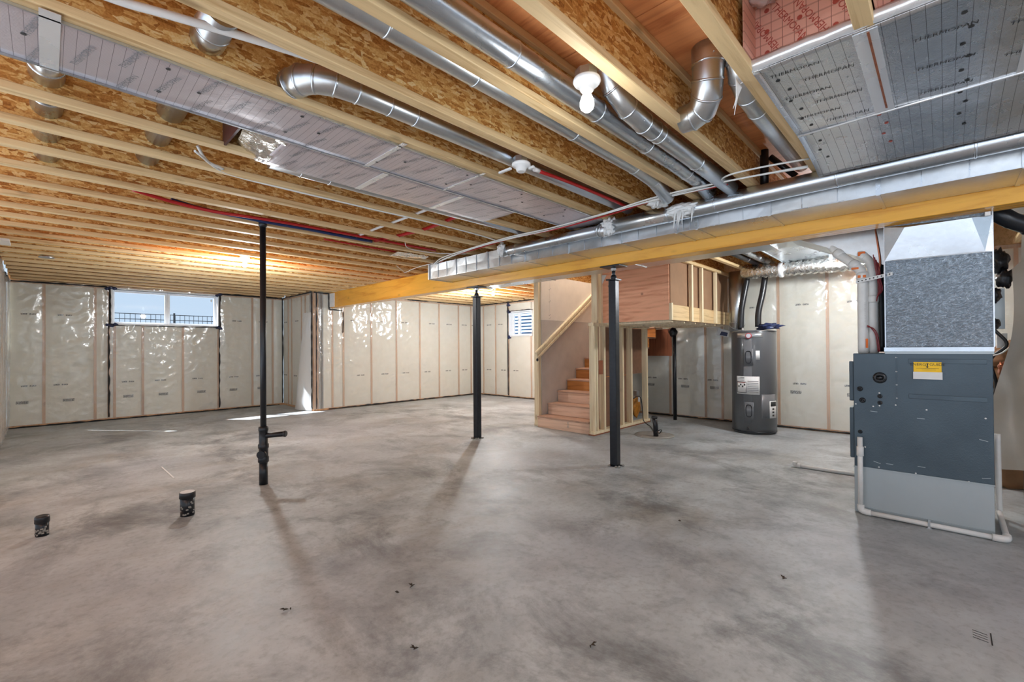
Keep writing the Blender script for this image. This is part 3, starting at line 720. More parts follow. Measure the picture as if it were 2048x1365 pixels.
m.build('crinkled_end', 'crinkle', s2, smooth=2, loc=(.85, 2.87, 2.42))
bx('dark_end_board', 'plum', s2, .715, 2.665, 2.44, .727, 3.035, 2.70)
for k, q in enumerate((1.55, 2.2)): MB().box(q, 2.668, 2.4140, q + .04, 3.07, 2.4165).build('foil_tape', 'foiltape', s2, loc=(q, 2.9, 2.408))
for i in range(13):
    for j in range(3):
        x = -.30 + i * .27 + (j % 2) * .13; y = 2.33 + j * .115
        if x < 3.3: text('printed_lettering', 'THERMOPAN', .034, 'greyink', s1, (x, y, SHZ['long_foil_panel'](x, y)), (.25, -1, 0), (-1, -.25, 0))
        if i % 2 == 0: MB().ring((x + .11, y - .02, SHZ['long_foil_panel'](x + .11, y - .02)), (0, 0, 1), .008, .001, .001, 8).build('printed_mark', 'ink', s1, loc=(x, y, 2.409))
for i in range(7):
    for j in range(3):
        x = 1.05 + i * .27 + (j % 2) * .13; y = 2.745 + j * .115
        text('printed_lettering', 'THERMOPAN', .034, 'greyink', s2, (x, y, SHZ['short_foil_panel'](x, y)), (.25, -1, 0), (-1, -.25, 0))

s3 = sheet('silver_foil_panel', 'wide silver printed foil panel closing the joist bays above the furnace', 2.10, 3.50, -1.15, .585, 2.420, 'foilsilver', 40, 40, (2.90, .02, .16), .005, 3)
m = MB(); nn = 60
for i in range(nn + 1):
    y = -1.15 + 1.735 * i / nn
    for k, (dx, dz) in enumerate(((0, .006), (-.020, .010), (-.028, .035), (-.010, .055), (.03, .004))):
        m.v.append((2.10 + dx + .006 * noise.noise(Vector((y * 14, k, 0))), y, 2.418 + dz + .005 * noise.noise(Vector((y * 20, k, 3)))))
for i in range(nn):
    for k in range(4): p = i * 5 + k; m.f.append((p, p + 1, p + 6, p + 5))
m.build('rolled_front_edge', 'foiltape', s3, smooth=2, loc=(2.1, -.2, 2.42))
for y, w in ((.205, .075), (-.24, .02)): MB().box(2.11, y - w / 2, 2.4135, 2.90, y + w / 2, 2.4160).build('foil_tape', 'foiltape', s3, loc=(2.5, y, 2.41))
bx('seam_gap', 'ply_dark', s3, 2.12, .192, 2.4115, 2.86, .200, 2.4140)
MB().tube([(2.905, -1.15, 2.414), (2.905, .58, 2.414)], .006, 8).build('fold_bead', 'foiltape', s3, True, (2.9, 0, 2.41))
for i in range(6):
    for j in range(5):
        x = 2.20 + i * .125; y = .50 - j * .36 - (i % 2) * .1
        if abs(y - .2) > .06: text('printed_lettering', 'THERMOPAN', .030, 'ink', s3, (x, y - .05, SHZ['silver_foil_panel'](x, y - .05)), (.12, -1, 0), (-1, -.12, 0))
for i in range(10):
    for j in range(6):
        xx, yy = 2.24 + i * .115, .52 - j * .29 - (i % 2) * .02; MB().ring((xx, yy, SHZ['silver_foil_panel'](xx, yy)), (0, 0, 1), .008, .001, .001, 8).build('printed_mark', 'inkred' if j % 2 else 'ink', s3)
# pink foil faces that close the bays at the near edge
for y0, y1 in ((.238, .585), (-.165, .172), (-.57, -.235), (-.975, -.64)):
    t = thing('pink_foil_board', {.238: 'pink printed foil board closing the bay beside the plywood joist', -.165: 'darker pink foil board behind the stub of joist', -.57: 'pink foil board closing the third bay from the joist', -.975: 'pink foil board closing the farthest right bay'}[y0], 'foil board', (2.13, (y0 + y1) / 2, 2.43))
    bx('face', 'pink', t, 2.135, y0, 2.43, 2.15, y1, 2.722)
    bx('return_face', 'pink', t, 1.98, y1 - .006, 2.47, 2.135, y1, 2.722)
    for i in range(4):
        sg = 1 if i % 2 else -1
        text('printed_lettering', 'THERMOPAN', .038, 'inkred', t, (2.1335, y1 - .05 - i * .083, 2.57 + (i % 2) * .02), (0, -.5 * sg, -.86 * sg), (0, -.86 * sg, .5 * sg))
    for i in range(3):
        for j in range(3): MB().ring((2.134, y1 - .05 - i * .12, 2.50 + j * .09), (1, 0, 0), .008, .002, .002, 8).build('printed_mark', 'inkred', t)
blob('foil_scrap', 'foiltape', s3, (2.06, .53, 2.70), (.05, .05, .035), 9, .5)

# ---------------------------------------------------------------- furnace
FX = 4.215
fu = thing('furnace', 'dark grey gas furnace on a pale sheet-metal base with yellow energy label', 'furnace', (4.47, .14, 0))
o = bx('base_cabinet', 'furnbase', fu, FX + .004, -.215, .004, FX + .53, .505, .343); mod_bevel(o, .004)
o = bx('cabinet', 'hammer', fu, FX, -.217, .343, FX + .534, .503, 1.190); mod_bevel(o, .006)
bx('base_lip', 'furnbase', fu, FX - .004, -.218, .338, FX + .004, .507, .347)
bx('base_foot_seam', 'furnbase', fu, FX - .002, -.215, .045, FX + .006, .505, .050)
for z0, z1 in ((.40, .78), (.83, 1.13)):
    d = bx('door', 'hammer', fu, FX + .03, .503, z0, FX + .50, .532, z1); mod_bevel(d, .006)
bx('top_flange', 'furnbase', fu, FX - .004, -.222, 1.187, FX + .536, .318, 1.204); bx('top_trim', 'galv_bright', fu, FX + .004, -.224, 1.204, FX + .52, .322, 1.232)
for z in (1.136, .889):
    t = bx('embossed_slot', 'hammer', fu, FX - .004, -.19, z - .016, FX + .001, .192, z + .016); mod_bevel(t, .003)
bx('panel_step', 'hammer', fu, FX - .003, .252, .80, FX + .001, .256, 1.17)
def plug(y, z, r, dome=.012):
    MB().lathe((FX + .002, y, z), [(0, r), (.003 + .0, r), (.006, r * .96), (.006 + dome * .5, r * .7), (.006 + dome * .55, r * .68), (.006 + dome * .5, r * .35), (.006 + dome, r * .22), (.006 + dome * 1.1, .0005)], 24, (-1, 0, 0)).build('plug', 'darkplug', fu, True, (FX, y, z))
plug(.348, 1.012, .041); plug(.464, .925, .018); plug(.450, .841, .020); plug(.349, .877, .015, .004); plug(.349, .830, .015, .004); plug(.466, .605, .014)
for y, z in ((.255, 1.16), (.255, 1.06), (.255, .965), (.255, .87), (.262, .82), (.352, .90), (.352, .808), (.388, .80), (.49, .81), (.47, .56), (.10, .80), (-.18, .77), (.36, .36), (.16, .352), (-.10, .345), (.438, .495)):
    MB().lathe((FX + .001, y, z), [(0, .0055), (.003, .005), (.004, .001)], 10, (-1, 0, 0)).build('screw_head', 'white', fu, True, (FX, y, z))
for y, z, a in ((.385, .76, 8), (.13, .735, 4), (.30, .34 + .05, 3), (.13, .40, 3), (-.17, .62, 25), (-.18, .385, -20), (.37, .385, 30)):
    b_ = .02; MB().hexa([(FX - .0012, y - b_, z), (FX + .001, y - b_, z), (FX + .001, y + b_, z + b_ * math.tan(R(a))), (FX - .0012, y + b_, z + b_ * math.tan(R(a))), (FX - .0012, y - b_, z + .003), (FX + .001, y - b_, z + .003), (FX + .001, y + b_, z + .003 + b_ * math.tan(R(a))), (FX - .0012, y + b_, z + .003 + b_ * math.tan(R(a)))]).build('scratch', 'furnbase', fu)
lb_ = bx('energy_label', 'yellow', fu, FX - .0065, .022, 1.058, FX - .0045, .164, 1.130)
lb_['label'] = 'yellow energy label'
bx('label_flap', 'paper', lb_, FX - .016, .018, 1.012, FX - .006, .166, 1.062)
text('label_lettering', 'ENERGYGUIDE', .0265, 'ink', lb_, (FX - .0072, .093, 1.113), (0, -1, 0), (0, 0, 1))
bx('label_line', 'ink', lb_, FX - .0072, .035, 1.086, FX - .006, .152, 1.0875); bx('label_line', 'ink', lb_, FX - .0072, .05, 1.076, FX - .006, .12, 1.0772)
MB().prism([(FX - .0078, .093 + .008, 1.100), (FX - .0078, .093 - .008, 1.100), (FX - .0078, .093, 1.090)], (.001, 0, 0)).build('label_arrow', 'ink', lb_); bx('label_arrow_stem', 'ink', lb_, FX - .0078, .0912, 1.098, FX - .0062, .0948, 1.125)

# plenum over the furnace
pl = thing('supply_plenum', 'tall embossed galvanized plenum box standing on the furnace', 'duct', (4.48, .045, 1.232))
PX = 4.235
o = bx('box', 'plenum', pl, PX, -.224, 1.232, PX + .47, .312, 2.20); mod_bevel(o, .004)
m = MB(); z0, z1 = 1.852, 2.085
m.v = [(PX - .004, .314, z0 + .005), (PX - .004, -.226, z0 - .004), (PX - .004, -.226, z1), (PX - .004, .314, z1 + .02), (PX - .055, .20, z1 - .01), (PX - .055, -.13, z1 - .01), (PX - .006, .27, z0 + .01), (PX - .006, -.19, z0 + .004)]
m.f = [(0, 6, 4, 3), (0, 1, 7, 6), (6, 7, 5, 4), (7, 1, 2, 5), (4, 5, 2, 3), (0, 3, 2, 1)]
m.build('transition_flashing', 'galv_bright', pl, loc=(PX, 0, z0))
bx('corner_bead', 'galv_bright', pl, PX - .003, -.229, 1.232, PX + .004, -.222, 2.19); bx('corner_bead', 'galv_bright', pl, PX - .003, .311, 1.232, PX + .004, .318, 2.19)
bx('clip', 'white', pl, PX - .05, -.215, 2.075, PX - .02, -.19, 2.10)

# white pvc vent pipes beside the plenum
pv = thing('vent_pipe', 'white plastic vent pipe rising from the furnace and elbowing left, nearest the tank', 'pipe', (4.35, .455, 1.19))
tb('pipe', 'pvc', pv, spline([(4.35, .455, 1.19), (4.35, .455, 1.5), (4.35, .455, 1.76), (4.36, .475, 1.835), (4.38, .53, 1.90), (4.41, .60, 1.97), (4.43, .65, 2.04), (4.46, .70, 2.13)], 6), .034, 18)
for c, ax in (((4.35, .455, 1.78), (0, 0, 1)), ((4.37, .505, 1.875), (.3, .6, .7)), ((4.415, .61, 1.985), (.2, .6, .7))):
    MB().ring(c, ax, .034, .005, .06).build('coupling', 'pvc', pv, True, c)
bx('orange_sticker', 'orange', pv, 4.312, .430, 1.765, 4.318, .48, 1.785); bx('orange_sticker', 'orange', pv, 4.312, .422, 1.23, 4.318, .436, 1.30); bx('orange_sticker', 'orange', pv, 4.325, .475, 1.835, 4.332, .52, 1.85)
text('printed_lettering', '- - - - -  - - - -  - - -', .02, 'greyink', pv, (4.3155, .44, 1.50), (0, 0, 1), (0, 1, 0))
p2 = thing('intake_pipe', 'second white plastic pipe standing between the vent pipe and the plenum', 'pipe', (4.37, .40, 1.19))
tb('pipe', 'pvc', p2, spline([(4.37, .395, 1.19), (4.37, .395, 1.7), (4.37, .395, 1.80), (4.40, .42, 1.90), (4.44, .50, 2.0), (4.5, .58, 2.12)], 6), .031, 18)
MB().ring((4.37, .395, 1.60), (0, 0, 1), .031, .005, .06).build('coupling', 'pvc', p2, True, (4.37, .395, 1.6))
MB().ring((4.42, .46, 1.95), (.4, .6, .8), .031, .005, .07).build('coupling', 'pvc', p2, True, (4.42, .46, 1.95)); bx('orange_sticker', 'orange', p2, 4.385, .44, 1.945, 4.392, .485, 1.975)
tag(tb('refrigerant_line', 'black', None, spline([(4.44, .352, 1.2), (4.44, .355, 1.6), (4.43, .36, 1.85), (4.44, .372, 2.2)]), .024, 12), 'black insulated line rising beside the left edge of the plenum', 'pipe')
tag(tb('copper_line', 'copper', None, spline([(4.40, .372, 1.76), (4.39, .352, 1.87), (4.395, .362, 2.0), (4.41, .385, 2.2)]), .007, 8), 'thin copper tube bending up beside the plenum', 'pipe')
hb = thing('flat_riser_pipe', 'galvanized pipe standing tight between white pipes and plenum', 'duct', (4.46, .35, 1.2)); tb('pipe', 'galv', hb, [(4.47, .352, 1.20), (4.47, .352, 2.2)], .028, 14)
sp_ = thing('perforated_strap', 'white perforated metal strap tying the pipes to the plenum', 'strap', (4.30, .38, 1.73))
MB().hexa([(4.225, .27, 1.752), (4.228, .27, 1.752), (4.303, .49, 1.722), (4.300, .49, 1.722), (4.225, .27, 1.776), (4.228, .27, 1.776), (4.303, .49, 1.746), (4.300, .49, 1.746)]).build('band', 'white', sp_, loc=(4.26, .38, 1.74))
for k in range(9): t_ = (k + .5) / 9; c = Vector((4.2265, .275, 1.764)).lerp(Vector((4.3, .485, 1.734)), t_); MB().box(c.x - .006, c.y - .004, c.z - .004, c.x + .006, c.y + .004, c.z + .004).build('hole', 'ink', sp_, loc=c)
for k in range(4):
    tag(tb('red_wire', 'cable_red', None, spline([(4.31 + .004 * k, .385 - .008 * k, 1.93 - .02 * k), (4.30, .372 - .008 * k, 1.82), (4.31, .362 - .006 * k, 1.74), (4.31, .358 - .008 * k, 1.66), (4.33, .37, 1.58 + .01 * k)]), .003, 6), ['topmost', 'second', 'third', 'lowest'][k] + ' of the red thermostat wires hanging by the white pipes', 'wire', 'red wires by the furnace')
for k in range(2):
    tag(tb('red_wire', 'cable_red', None, spline([(4.315, .425, 1.40 - .01 * k), (4.31, .40 - .01 * k, 1.375), (4.31, .375 - .01 * k, 1.32), (4.315, .363 - .008 * k, 1.20)]), .004, 6), ('outer', 'inner')[k] + ' red wire looping down to the furnace top between the white pipes', 'wire', 'red wires by the furnace')

# condensate drain lines on the slab
dr = thing('condensate_drain', 'white drain pipe clipped down and along the furnace base', 'pipe', (4.17, .13, 0)); DX = 4.178
tb('riser', 'pvc', dr, [(DX, .464, .05), (DX, .464, .57)], .0165, 14); MB().lathe((DX, .464, .43), [(0, .0165), (.003, .022), (.07, .022), (.073, .0165)], 14).build('coupling', 'pvc', dr, True, (DX, .464, .43))
MB().tube(spline([(DX, .464, .075), (DX, .464, .05), (DX, .455, .032), (DX, .43, .026), (DX, .405, .026)], 5), .022, 14).build('elbow', 'pvc', dr, True, (DX, .46, .03))
tb('run', 'pvc', dr, [(DX, .42, .024), (DX, -.235, .022)], .0165, 14)
MB().tube(spline([(DX, -.20, .023), (DX, -.235, .023), (DX + .012, -.258, .023), (DX + .035, -.266, .023), (DX + .06, -.266, .03)], 5), .022, 14).build('elbow', 'pvc', dr, True, (DX, -.24, .03))
tb('side_run', 'pvc', dr, spline([(DX + .05, -.266, .024), (DX + .3, -.266, .026), (DX + .56, -.266, .035), (DX + .60, -.266, .08), (DX + .60, -.264, .3), (DX + .60, -.262, .6)], 6), .0165, 12)
c = MB(); c.box(DX - .02, .088, 0, DX + .02, .10, .05); c.box(DX - .03, .082, 0, DX + .03, .106, .006); c.build('clip', 'galv', dr, loc=(DX, .094, 0))
d2 = thing('floor_drain_pipe', 'loose white drain pipe lying on the slab left of the furnace', 'pipe', (5.36, .9, 0))
tb('pipe', 'pvc', d2, [(5.36, 1.10, .018), (5.36, .50, .018)], .0165, 14)
MB().tube(spline([(5.36, 1.08, .02), (5.36, 1.115, .02), (5.355, 1.13, .035), (5.355, 1.13, .055)], 5), .022, 14).build('elbow', 'pvc', d2, True, (5.36, 1.11, .02))

# ---------------------------------------------------------------- water heater
TX, TY, TR, TH = 7.20, 2.03, .29, 1.475
wh = thing('water_heater', 'tall grey electric water heater tank with round red badge', 'water heater', (TX, TY, 0))
MB().lathe((TX, TY, 0), [(0, TR - .02), (.03, TR - .012), (.035, TR), (TH - .03, TR), (TH - .012, TR - .006), (TH, TR - .03)], 64).build('tank_body', 'tank', wh, True, (TX, TY, 0))
MB().lathe((TX, TY, .03), [(0, TR + .003), (.012, TR + .003)], 64).build('bottom_ring', 'steelblack', wh, True, (TX, TY, .03))
MB().lathe((TX, TY, TH - .02), [(0, TR + .003), (.014, TR + .003)], 64).build('top_ring', 'tank_light', wh, True, (TX, TY, TH - .02))
def patch(name, mat, a0, a1, z0, z1, off=.002, parent=None, th=.004):
    n = 14; m = MB()
    for i in range(n + 1):
        a = R(a0 + (a1 - a0) * i / n)
        for rr in (TR + off, TR + off - th):
            for z in (z0, z1): m.v.append((TX + rr * math.cos(a), TY + rr * math.sin(a), z))
    for i in range(n): p = i * 4; q = p + 4; m.f += [(p, q, q + 1, p + 1), (p + 2, p + 3, q + 3, q + 2), (p + 1, q + 1, q + 3, p + 3), (p, p + 2, q + 2, q)]
    m.f += [(0, 1, 3, 2), (n * 4, n * 4 + 2, n * 4 + 3, n * 4 + 1)]
    return m.build(name, mat, parent or wh, True)
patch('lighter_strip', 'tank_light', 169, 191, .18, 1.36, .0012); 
bd = patch('badge_band', 'badge', 150, 218, 1.372, 1.436, .004); bd['label'] = 'silver band'
a = R(184); nb = Vector((math.cos(a), math.sin(a), 0)); tc_ = Vector((TX, TY, 1.398)) + nb * (TR + .001)
MB().lathe(tc_, [(0, .040), (.010, .040), (.012, .036)], 28, nb).build('round_badge', 'red', bd, True, tc_)
MB().ring(tc_ + nb * .011, nb, .030, .003, .003, 24).build('badge_ring', 'badge', bd, True, tc_); text('badge_lettering', 'Rheem', .022, 'paper', bd, tc_ + nb * .0135, (math.sin(a), -math.cos(a), 0), (0, 0, 1))
for z0, z1 in ((.975, 1.215), (.212, .458)):
    p = patch('access_cover', 'tank_light', 171, 195, z0, z1, .006, None, .01); zc = (z0 + z1) / 2; P = []
    for k in range(33):
        t = k / 32 * 2 * math.pi; cx_, sn = math.cos(t), math.sin(t); aa = R(183 + 7.2 * math.copysign(abs(cx_) ** .5, cx_)); zz = zc + .085 * math.copysign(abs(sn) ** .75, sn)
        P.append((TX + (TR + .008) * math.cos(aa), TY + (TR + .008) * math.sin(aa), zz))
    MB().tube(P, .0045, 6).build('cover_groove', 'steelblack', p, True, P[0])
lab = patch('instruction_label', 'paper', 148, 210, .567, .822, .003)
patch('label_warning', 'ink', 150, 177, .585, .745, .0038, lab, .001); patch('label_warning_panel', 'paper', 151.2, 175.8, .592, .735, .0044, lab, .001)
for k in range(7): patch('text_line', 'greyink', 180, 207, .60 + k * .025, .608 + k * .025, .004, lab, .0008)
for k in range(3): patch('text_line', 'greyink', 152, 172, .762 + k * .02, .768 + k * .02, .004, lab, .0008)
for k in range(4): patch('pictogram', 'ink', 154 + k * 5.5, 158 + k * 5.5, .665 + (k % 2) * .025, .69 + (k % 2) * .025, .0052, lab, .0008)
patch('red_line', 'inkred', 152, 175, .728, .734, .0052, lab, .0008)
patch('small_sticker', 'paper', 201, 211, 1.06, 1.186, .003)
lr = patch('right_label', 'paper', 237, 266, .235, .475, .003); patch('label_header', 'ink', 240, 264, .40, .465, .0038, lr, .001)
for k in range(3): patch('pictogram', 'ink', 246, 254, .26 + k * .045, .285 + k * .045, .0038, lr, .001)
patch('clear_sleeve', 'tank_light', 214, 262, .235, .57, .0015)
a = R(181); nb = Vector((math.cos(a), math.sin(a), 0)); c = Vector((TX, TY, .085)) + nb * TR
tb('drain_valve', 'badge', wh, [c, c + nb * .035], .016, 12); MB().ring(c + nb * .03, nb, .013, .008, .012).build('valve_handle', 'black', wh, True, c)
for dx, dy in ((-.05, .13), (.03, -.10)): tb('nipple', 'badge', wh, [(TX + dx, TY + dy, TH - .005), (TX + dx, TY + dy, TH + .05)], .016, 12)
tag(tb('insulated_water_line', 'black', None, spline([(7.17, 2.19, 1.50), (7.18, 2.18, 1.8), (7.22, 2.12, 2.2), (7.24, 2.10, 2.42)]), .042, 14), 'black foam sleeved pipe going up from the tank beside the metal pipe', 'pipe')
tag(tb('foam_water_line', 'black', None, spline([(7.17, 1.955, 1.53), (7.18, 1.95, 1.75), (7.22, 1.90, 2.05), (7.26, 1.86, 2.42)]), .042, 14), 'leaning black foam sleeved pipe going up from the middle of the tank', 'pipe')
mp_ = duct('vertical_metal_pipe', 'fat vertical galvanized pipe standing behind the left edge of the tank', [(7.62, 2.40, 1.50), (7.60, 2.38, 1.58), (7.55, 2.36, 1.62), (7.55, 2.36, 2.42)], .112, (1.6, 2.0), 'galv', 'galv_bright')
blob('tape_wad', 'bluetape', None, (7.08, 1.79, 1.530), (.06, .13, .038), 3, 1.1); tag(bpy.data.objects['tape_wad'], 'crumpled navy plastic wad lying on top of the water heater', 'wad')
lf = thing('hanging_tag', 'white tag with a navy square hanging on the plastic left of the tank', 'tag', (7.77, 2.62, 1.45))
MB().hexa([(7.765, 2.56, 1.40), (7.77, 2.56, 1.40), (7.77, 2.76, 1.44), (7.765, 2.76, 1.44), (7.765, 2.54, 1.50), (7.77, 2.54, 1.50), (7.77, 2.72, 1.56), (7.765, 2.72, 1.56)]).build('card', 'paper', lf, loc=(7.77, 2.65, 1.48)); MB().hexa([(7.762, 2.585, 1.415), (7.766, 2.585, 1.415), (7.766, 2.70, 1.44), (7.762, 2.70, 1.44), (7.762, 2.57, 1.475), (7.766, 2.57, 1.475), (7.766, 2.67, 1.50), (7.762, 2.67, 1.50)]).build('navy_square', 'bluetape', lf, loc=(7.765, 2.64, 1.45))

# ---------------------------------------------------------------- stairs and framing
sr = thing('staircase', 'wooden stairs with reddish treads going up between drywall and stud wall', 'staircase', (6.2, 4.15, 0)); RI, RU, SX0 = .178, .258, 5.40
for k in range(9):
    x = SX0 + k * RU; z = k * RI; ya, yb = 3.682, 4.655
    bx('riser', 'riser' if k < 3 else 'riser2', sr, x, ya, z + (0 if k == 0 else .0), x + .018, yb, z + RI - .025)
    t = bx('tread', 'tread', sr, x - .022, ya, z + RI - .025, x + RU + .016, yb, z + RI); mod_bevel(t, .006)
bx('stringer_block', 'ply_dark', sr, SX0 + .03, 3.70, .02, SX0 + .10, 3.72, .14)
for i, (y, z) in enumerate([(4.05 + .012 * q, .05 + .018 * w) for q in range(3) for w in range(5)]): bx('grade_stamp', 'greyink', sr, SX0 - .001, y, z, SX0 + .0005, y + .007, z + .008)
dw = thing('stair_drywall', 'pinkish drywall lining the far side of the stairs with a paler upper sheet', 'drywall', (6.6, 4.68, 0))
bx('lower_sheet', 'drywall', dw, 5.52, 4.668, .005, 7.74, 4.682, 1.70); bx('upper_sheet', 'drywall_light', dw, 5.735, 4.666, 1.702, 7.74, 4.680, 2.424); bx('upper_strip', 'drywall_light', dw, 5.52, 4.668, 1.702, 5.733, 4.682, 2.424)
for x, z in [(5.72, q) for q in (1.73, 1.78, 2.0, 2.2, 2.35)] + [(5.75, q) for q in (1.74, 1.79, 2.02, 2.22)]: MB().lathe((x, 4.667, z), [(0, .006), (.002, .005)], 8, (0, -1, 0)).build('screw', 'ink', dw)
lw_ = thing('stair_side_wall', 'pale stud end of the drywall partition at the foot of the stairs', 'stud wall', (5.47, 4.72, 0))
o = bx('end_stud', 'stud', lw_, 5.46, 4.684, .038, 5.498, 4.775, 2.40); bx('end_stud', 'stud', lw_, 5.50, 4.684, .038, 5.535, 4.775, 2.40); bx('plate', 'stud', lw_, 5.45, 4.684, 0, 7.74, 4.775, .036); bx('top_plate', 'stud', lw_, 5.45, 4.684, 2.40, 7.74, 4.775, 2.424)
swl = MB()
for b_ in ((OP[0] - .1, OP[1] - .1, OP[0], OP[3] + .1), (OP[2], OP[1] - .1, OP[2] + .1, OP[3] + .1), (OP[0], OP[1] - .1, OP[2], OP[1]), (OP[0], OP[3], OP[2], OP[3] + .1)): swl.box(b_[0], b_[1], SUB + .06, b_[2], b_[3], 4.6)
swl.box(OP[0] - .1, OP[1] - .1, 4.6, OP[2] + .1, OP[3] + .1, 4.7); struct(swl.build('wall_stairwell', 'drywall_light', None, loc=(6.6, 4.2, SUB + .06)))  # unseen shaft walls, added to keep the sun off the stairs
hr = thing('handrail', 'long pale wooden handrail board slanting up the stair drywall', 'handrail', (6.1, 4.62, 1.1))
def slant(name, mat, y0, y1, w, dz, x0=5.37, z0=1.13, x1=7.6, z1=2.62):
    m_ = MB(); t = Vector((x1 - x0, 0, z1 - z0)).normalized(); n_ = Vector((-t.z, 0, t.x))
    A, B = Vector((x0, 0, z0)) + n_ * dz, Vector((x1, 0, z1)) + n_ * dz
    lim = []
    for zt in (B,): pass
    c = [A - n_ * w / 2, B - n_ * w / 2, B + n_ * w / 2, A + n_ * w / 2]
    m_.prism([(q.x, y0, q.z) for q in c], (0, y1 - y0, 0)); o_ = m_.build(name, mat, hr, loc=A + Vector((0, y0, 0))); mod_bevel(o_, .004); return o_
X1, Z1 = 7.02, 2.22
slant('rail_board', 'stud', 4.635, 4.664, .120, 0, x1=X1, z1=Z1); slant('grip', 'stud', 4.618, 4.634, .040, .036, x1=X1, z1=Z1); slant('grip', 'stud', 4.618, 4.634, .040, -.034, x1=X1, z1=Z1)
blob('bracket_end', 'black', hr, (5.385, 4.645, 1.06), (.014, .02, .025), 2, .3, 2)

sw_ = thing('stud_partition', 'open stud wall with brown board behind, right of the stairs', 'stud wall', (6.2, 3.62, 0)); YA, YB = 3.575, 3.665
bx('sole_plate', 'stud', sw_, 5.36, YA, .016, 7.02, YB, .055); bx('sill_shim', 'ply_dark', sw_, 5.35, YA - .005, 0, 7.03, YB, .016)
for x in (5.38, 5.435, 5.63, 6.15, 6.41, 6.92):
    tall = x < 5.5
    o = bx('stud', 'stud', sw_, x, YA, .055, x + .040, YB, 2.40 if x == 5.38 and False else 1.555)
for x in (5.45, 5.56): bx('upper_stud', 'stud', sw_, x, YA, 1.60, x + .045, YB, 2.42)
bx('top_plate', 'stud', sw_, 5.36, YA, 1.556, 7.02, YB, 1.598)
bx('rear_board', 'brown', sw_, 5.66, YB + .001, .06, 6.40, YB + .012, .80); bx('rear_board', 'brown', sw_, 5.66, YB + .001, .815, 6.92, YB + .012, 1.55); bx('rear_board', 'brown', sw_, 6.40, YB + .001, .06, 6.58, YB + .012, .80)
bx('block', 'ply_dark', sw_, 5.50, YA + .01, .86, 5.61, YA + .05, 1.06)
bx('end_board', 'ply_dark', sw_, 5.48, YB - .02, .06, 5.60, YB - .01, 1.55)
ob = thing('outlet_box', 'small metal electrical box with white receptacle in the stud wall', 'outlet', (6.62, 3.63, .45))
bx('box', 'galv', ob, 6.62, 3.60, .46, 6.70, 3.66, .54); bx('receptacle', 'white', ob, 6.42, 3.60, .36, 6.455, 3.62, .46); bx('slot', 'ink', ob, 6.42, 3.598, .38, 6.45, 3.601, .395); bx('slot', 'ink', ob, 6.42, 3.598, .42, 6.45, 3.601, .435); bx('plug', 'white', ob, 6.66, 3.585, .36, 6.69, 3.60, .44)
blob('spray_foam', 'amber', None, (6.72, 3.66, .27), (.11, .03, .17), 4, .4); tag(bpy.data.objects['spray_foam'], 'amber spray foam lump between the studs below the outlet box', 'foam')
tag(tb('pump_cord', 'black', None, spline([(6.50, 3.59, .43), (6.58, 3.55, .46), (6.66, 3.54, .40), (6.68, 3.53, .2), (6.66, 3.50, .06), (6.50, 3.30, .012), (6.2, 3.1, .012), (6.0, 2.92, .03), (5.92, 2.85, .10), (5.84, 2.88, .08), (5.85, 2.93, .012)]), .007, 8), 'black power cord running from the stud wall across the slab to the sump', 'cord')
su = thing('sump_pit', 'round concrete sump lid with black discharge pipe in the slab', 'sump', (5.97, 2.98, 0))
MB().lathe((5.97, 2.98, 0), [(0, .27), (.010, .265), (.012, .2), (.012, .001)], 36).build('lid', 'conc_wall', su, True, (5.97, 2.98, 0))
tb('discharge_pipe', 'black', su, [(5.86, 2.90, .012), (5.87, 2.91, .16), (5.86, 2.92, .27)], .033, 14); MB().ring((5.86, 2.92, .27), (0, 0, 1), .033, .008, .04).build('coupling', 'black', su, True, (5.86, 2.92, .27))

bh = thing('landing_bulkhead', 'plywood sided landing box hanging below the joists beside the stairs', 'bulkhead', (6.6, 3.05, 1.60)); BX, BY0, BY1 = 5.60, 2.555, 3.57
bx('front_panel', 'ply_red', bh, BX, BY0 + .02, 1.602, BX + .016, BY1, 2.424)
bx('corner_post', 'stud', bh, BX, BY0 - .018, 1.60, BX + .038, BY0 + .018, 1.82)
bx('lower_board', 'flange', bh, BX + .038, BY0 - .012, 1.60, 7.75, BY0 + .006, 1.80)
bx('side_panel', 'drywall_dark', bh, BX + .03, BY0 + .012, 1.60, 7.75, BY0 + .026, 2.424)
for x in (6.16, 6.52, 7.06): bx('side_stud', 'stud', bh, x, BY0 - .052, 1.605, x + .05, BY0 - .014, 2.38)
bx('floor_panel', 'ply_dark', bh, BX + .018, BY0 + .03, 1.612, 7.75, BY1, 1.63)
for k in range(6): bx('floor_joist', 'stud', bh, BX + .10 + k * .38, BY0 + .03, 1.575, BX + .14 + k * .38, BY1 - .01, 1.612)
bx('head_plate', 'flange', bh, BX, BY0 - .055, 2.385, 7.75, BY0 - .012, 2.424)
m = MB().prism([(BX - .004, 3.50, 2.29), (BX - .004, 3.62, 2.30), (BX - .004, 3.61, 2.10), (BX - .004, 3.57, 2.17)], (-.004, 0, 0)); tag(m.build('torn_plastic_scrap', 'white', None, loc=(BX, 3.55, 2.2)), 'torn white plastic scrap at the top corner of the plywood box', 'scrap')
wp_ = thing('dark_plywood_sheet', 'dark brown plywood sheet fixed under the landing box against the plastic', 'plywood', (7.72, 3.75, 1.1)); bx('sheet', 'ply_dark', wp_, 7.70, 3.50, 1.09, 7.716, 4.02, 1.57)
bp = thing('back_drain_pipe', 'black drain pipe standing behind the stud wall below the landing box', 'pipe', (7.47, 3.35, 0)); tb('pipe', 'black', bp, [(7.48, 3.35, 0), (7.46, 3.34, 1.46)], .03, 14); blob('fitting', 'black', bp, (7.46, 3.36, 1.50), (.06, .07, .075), 3, .3)

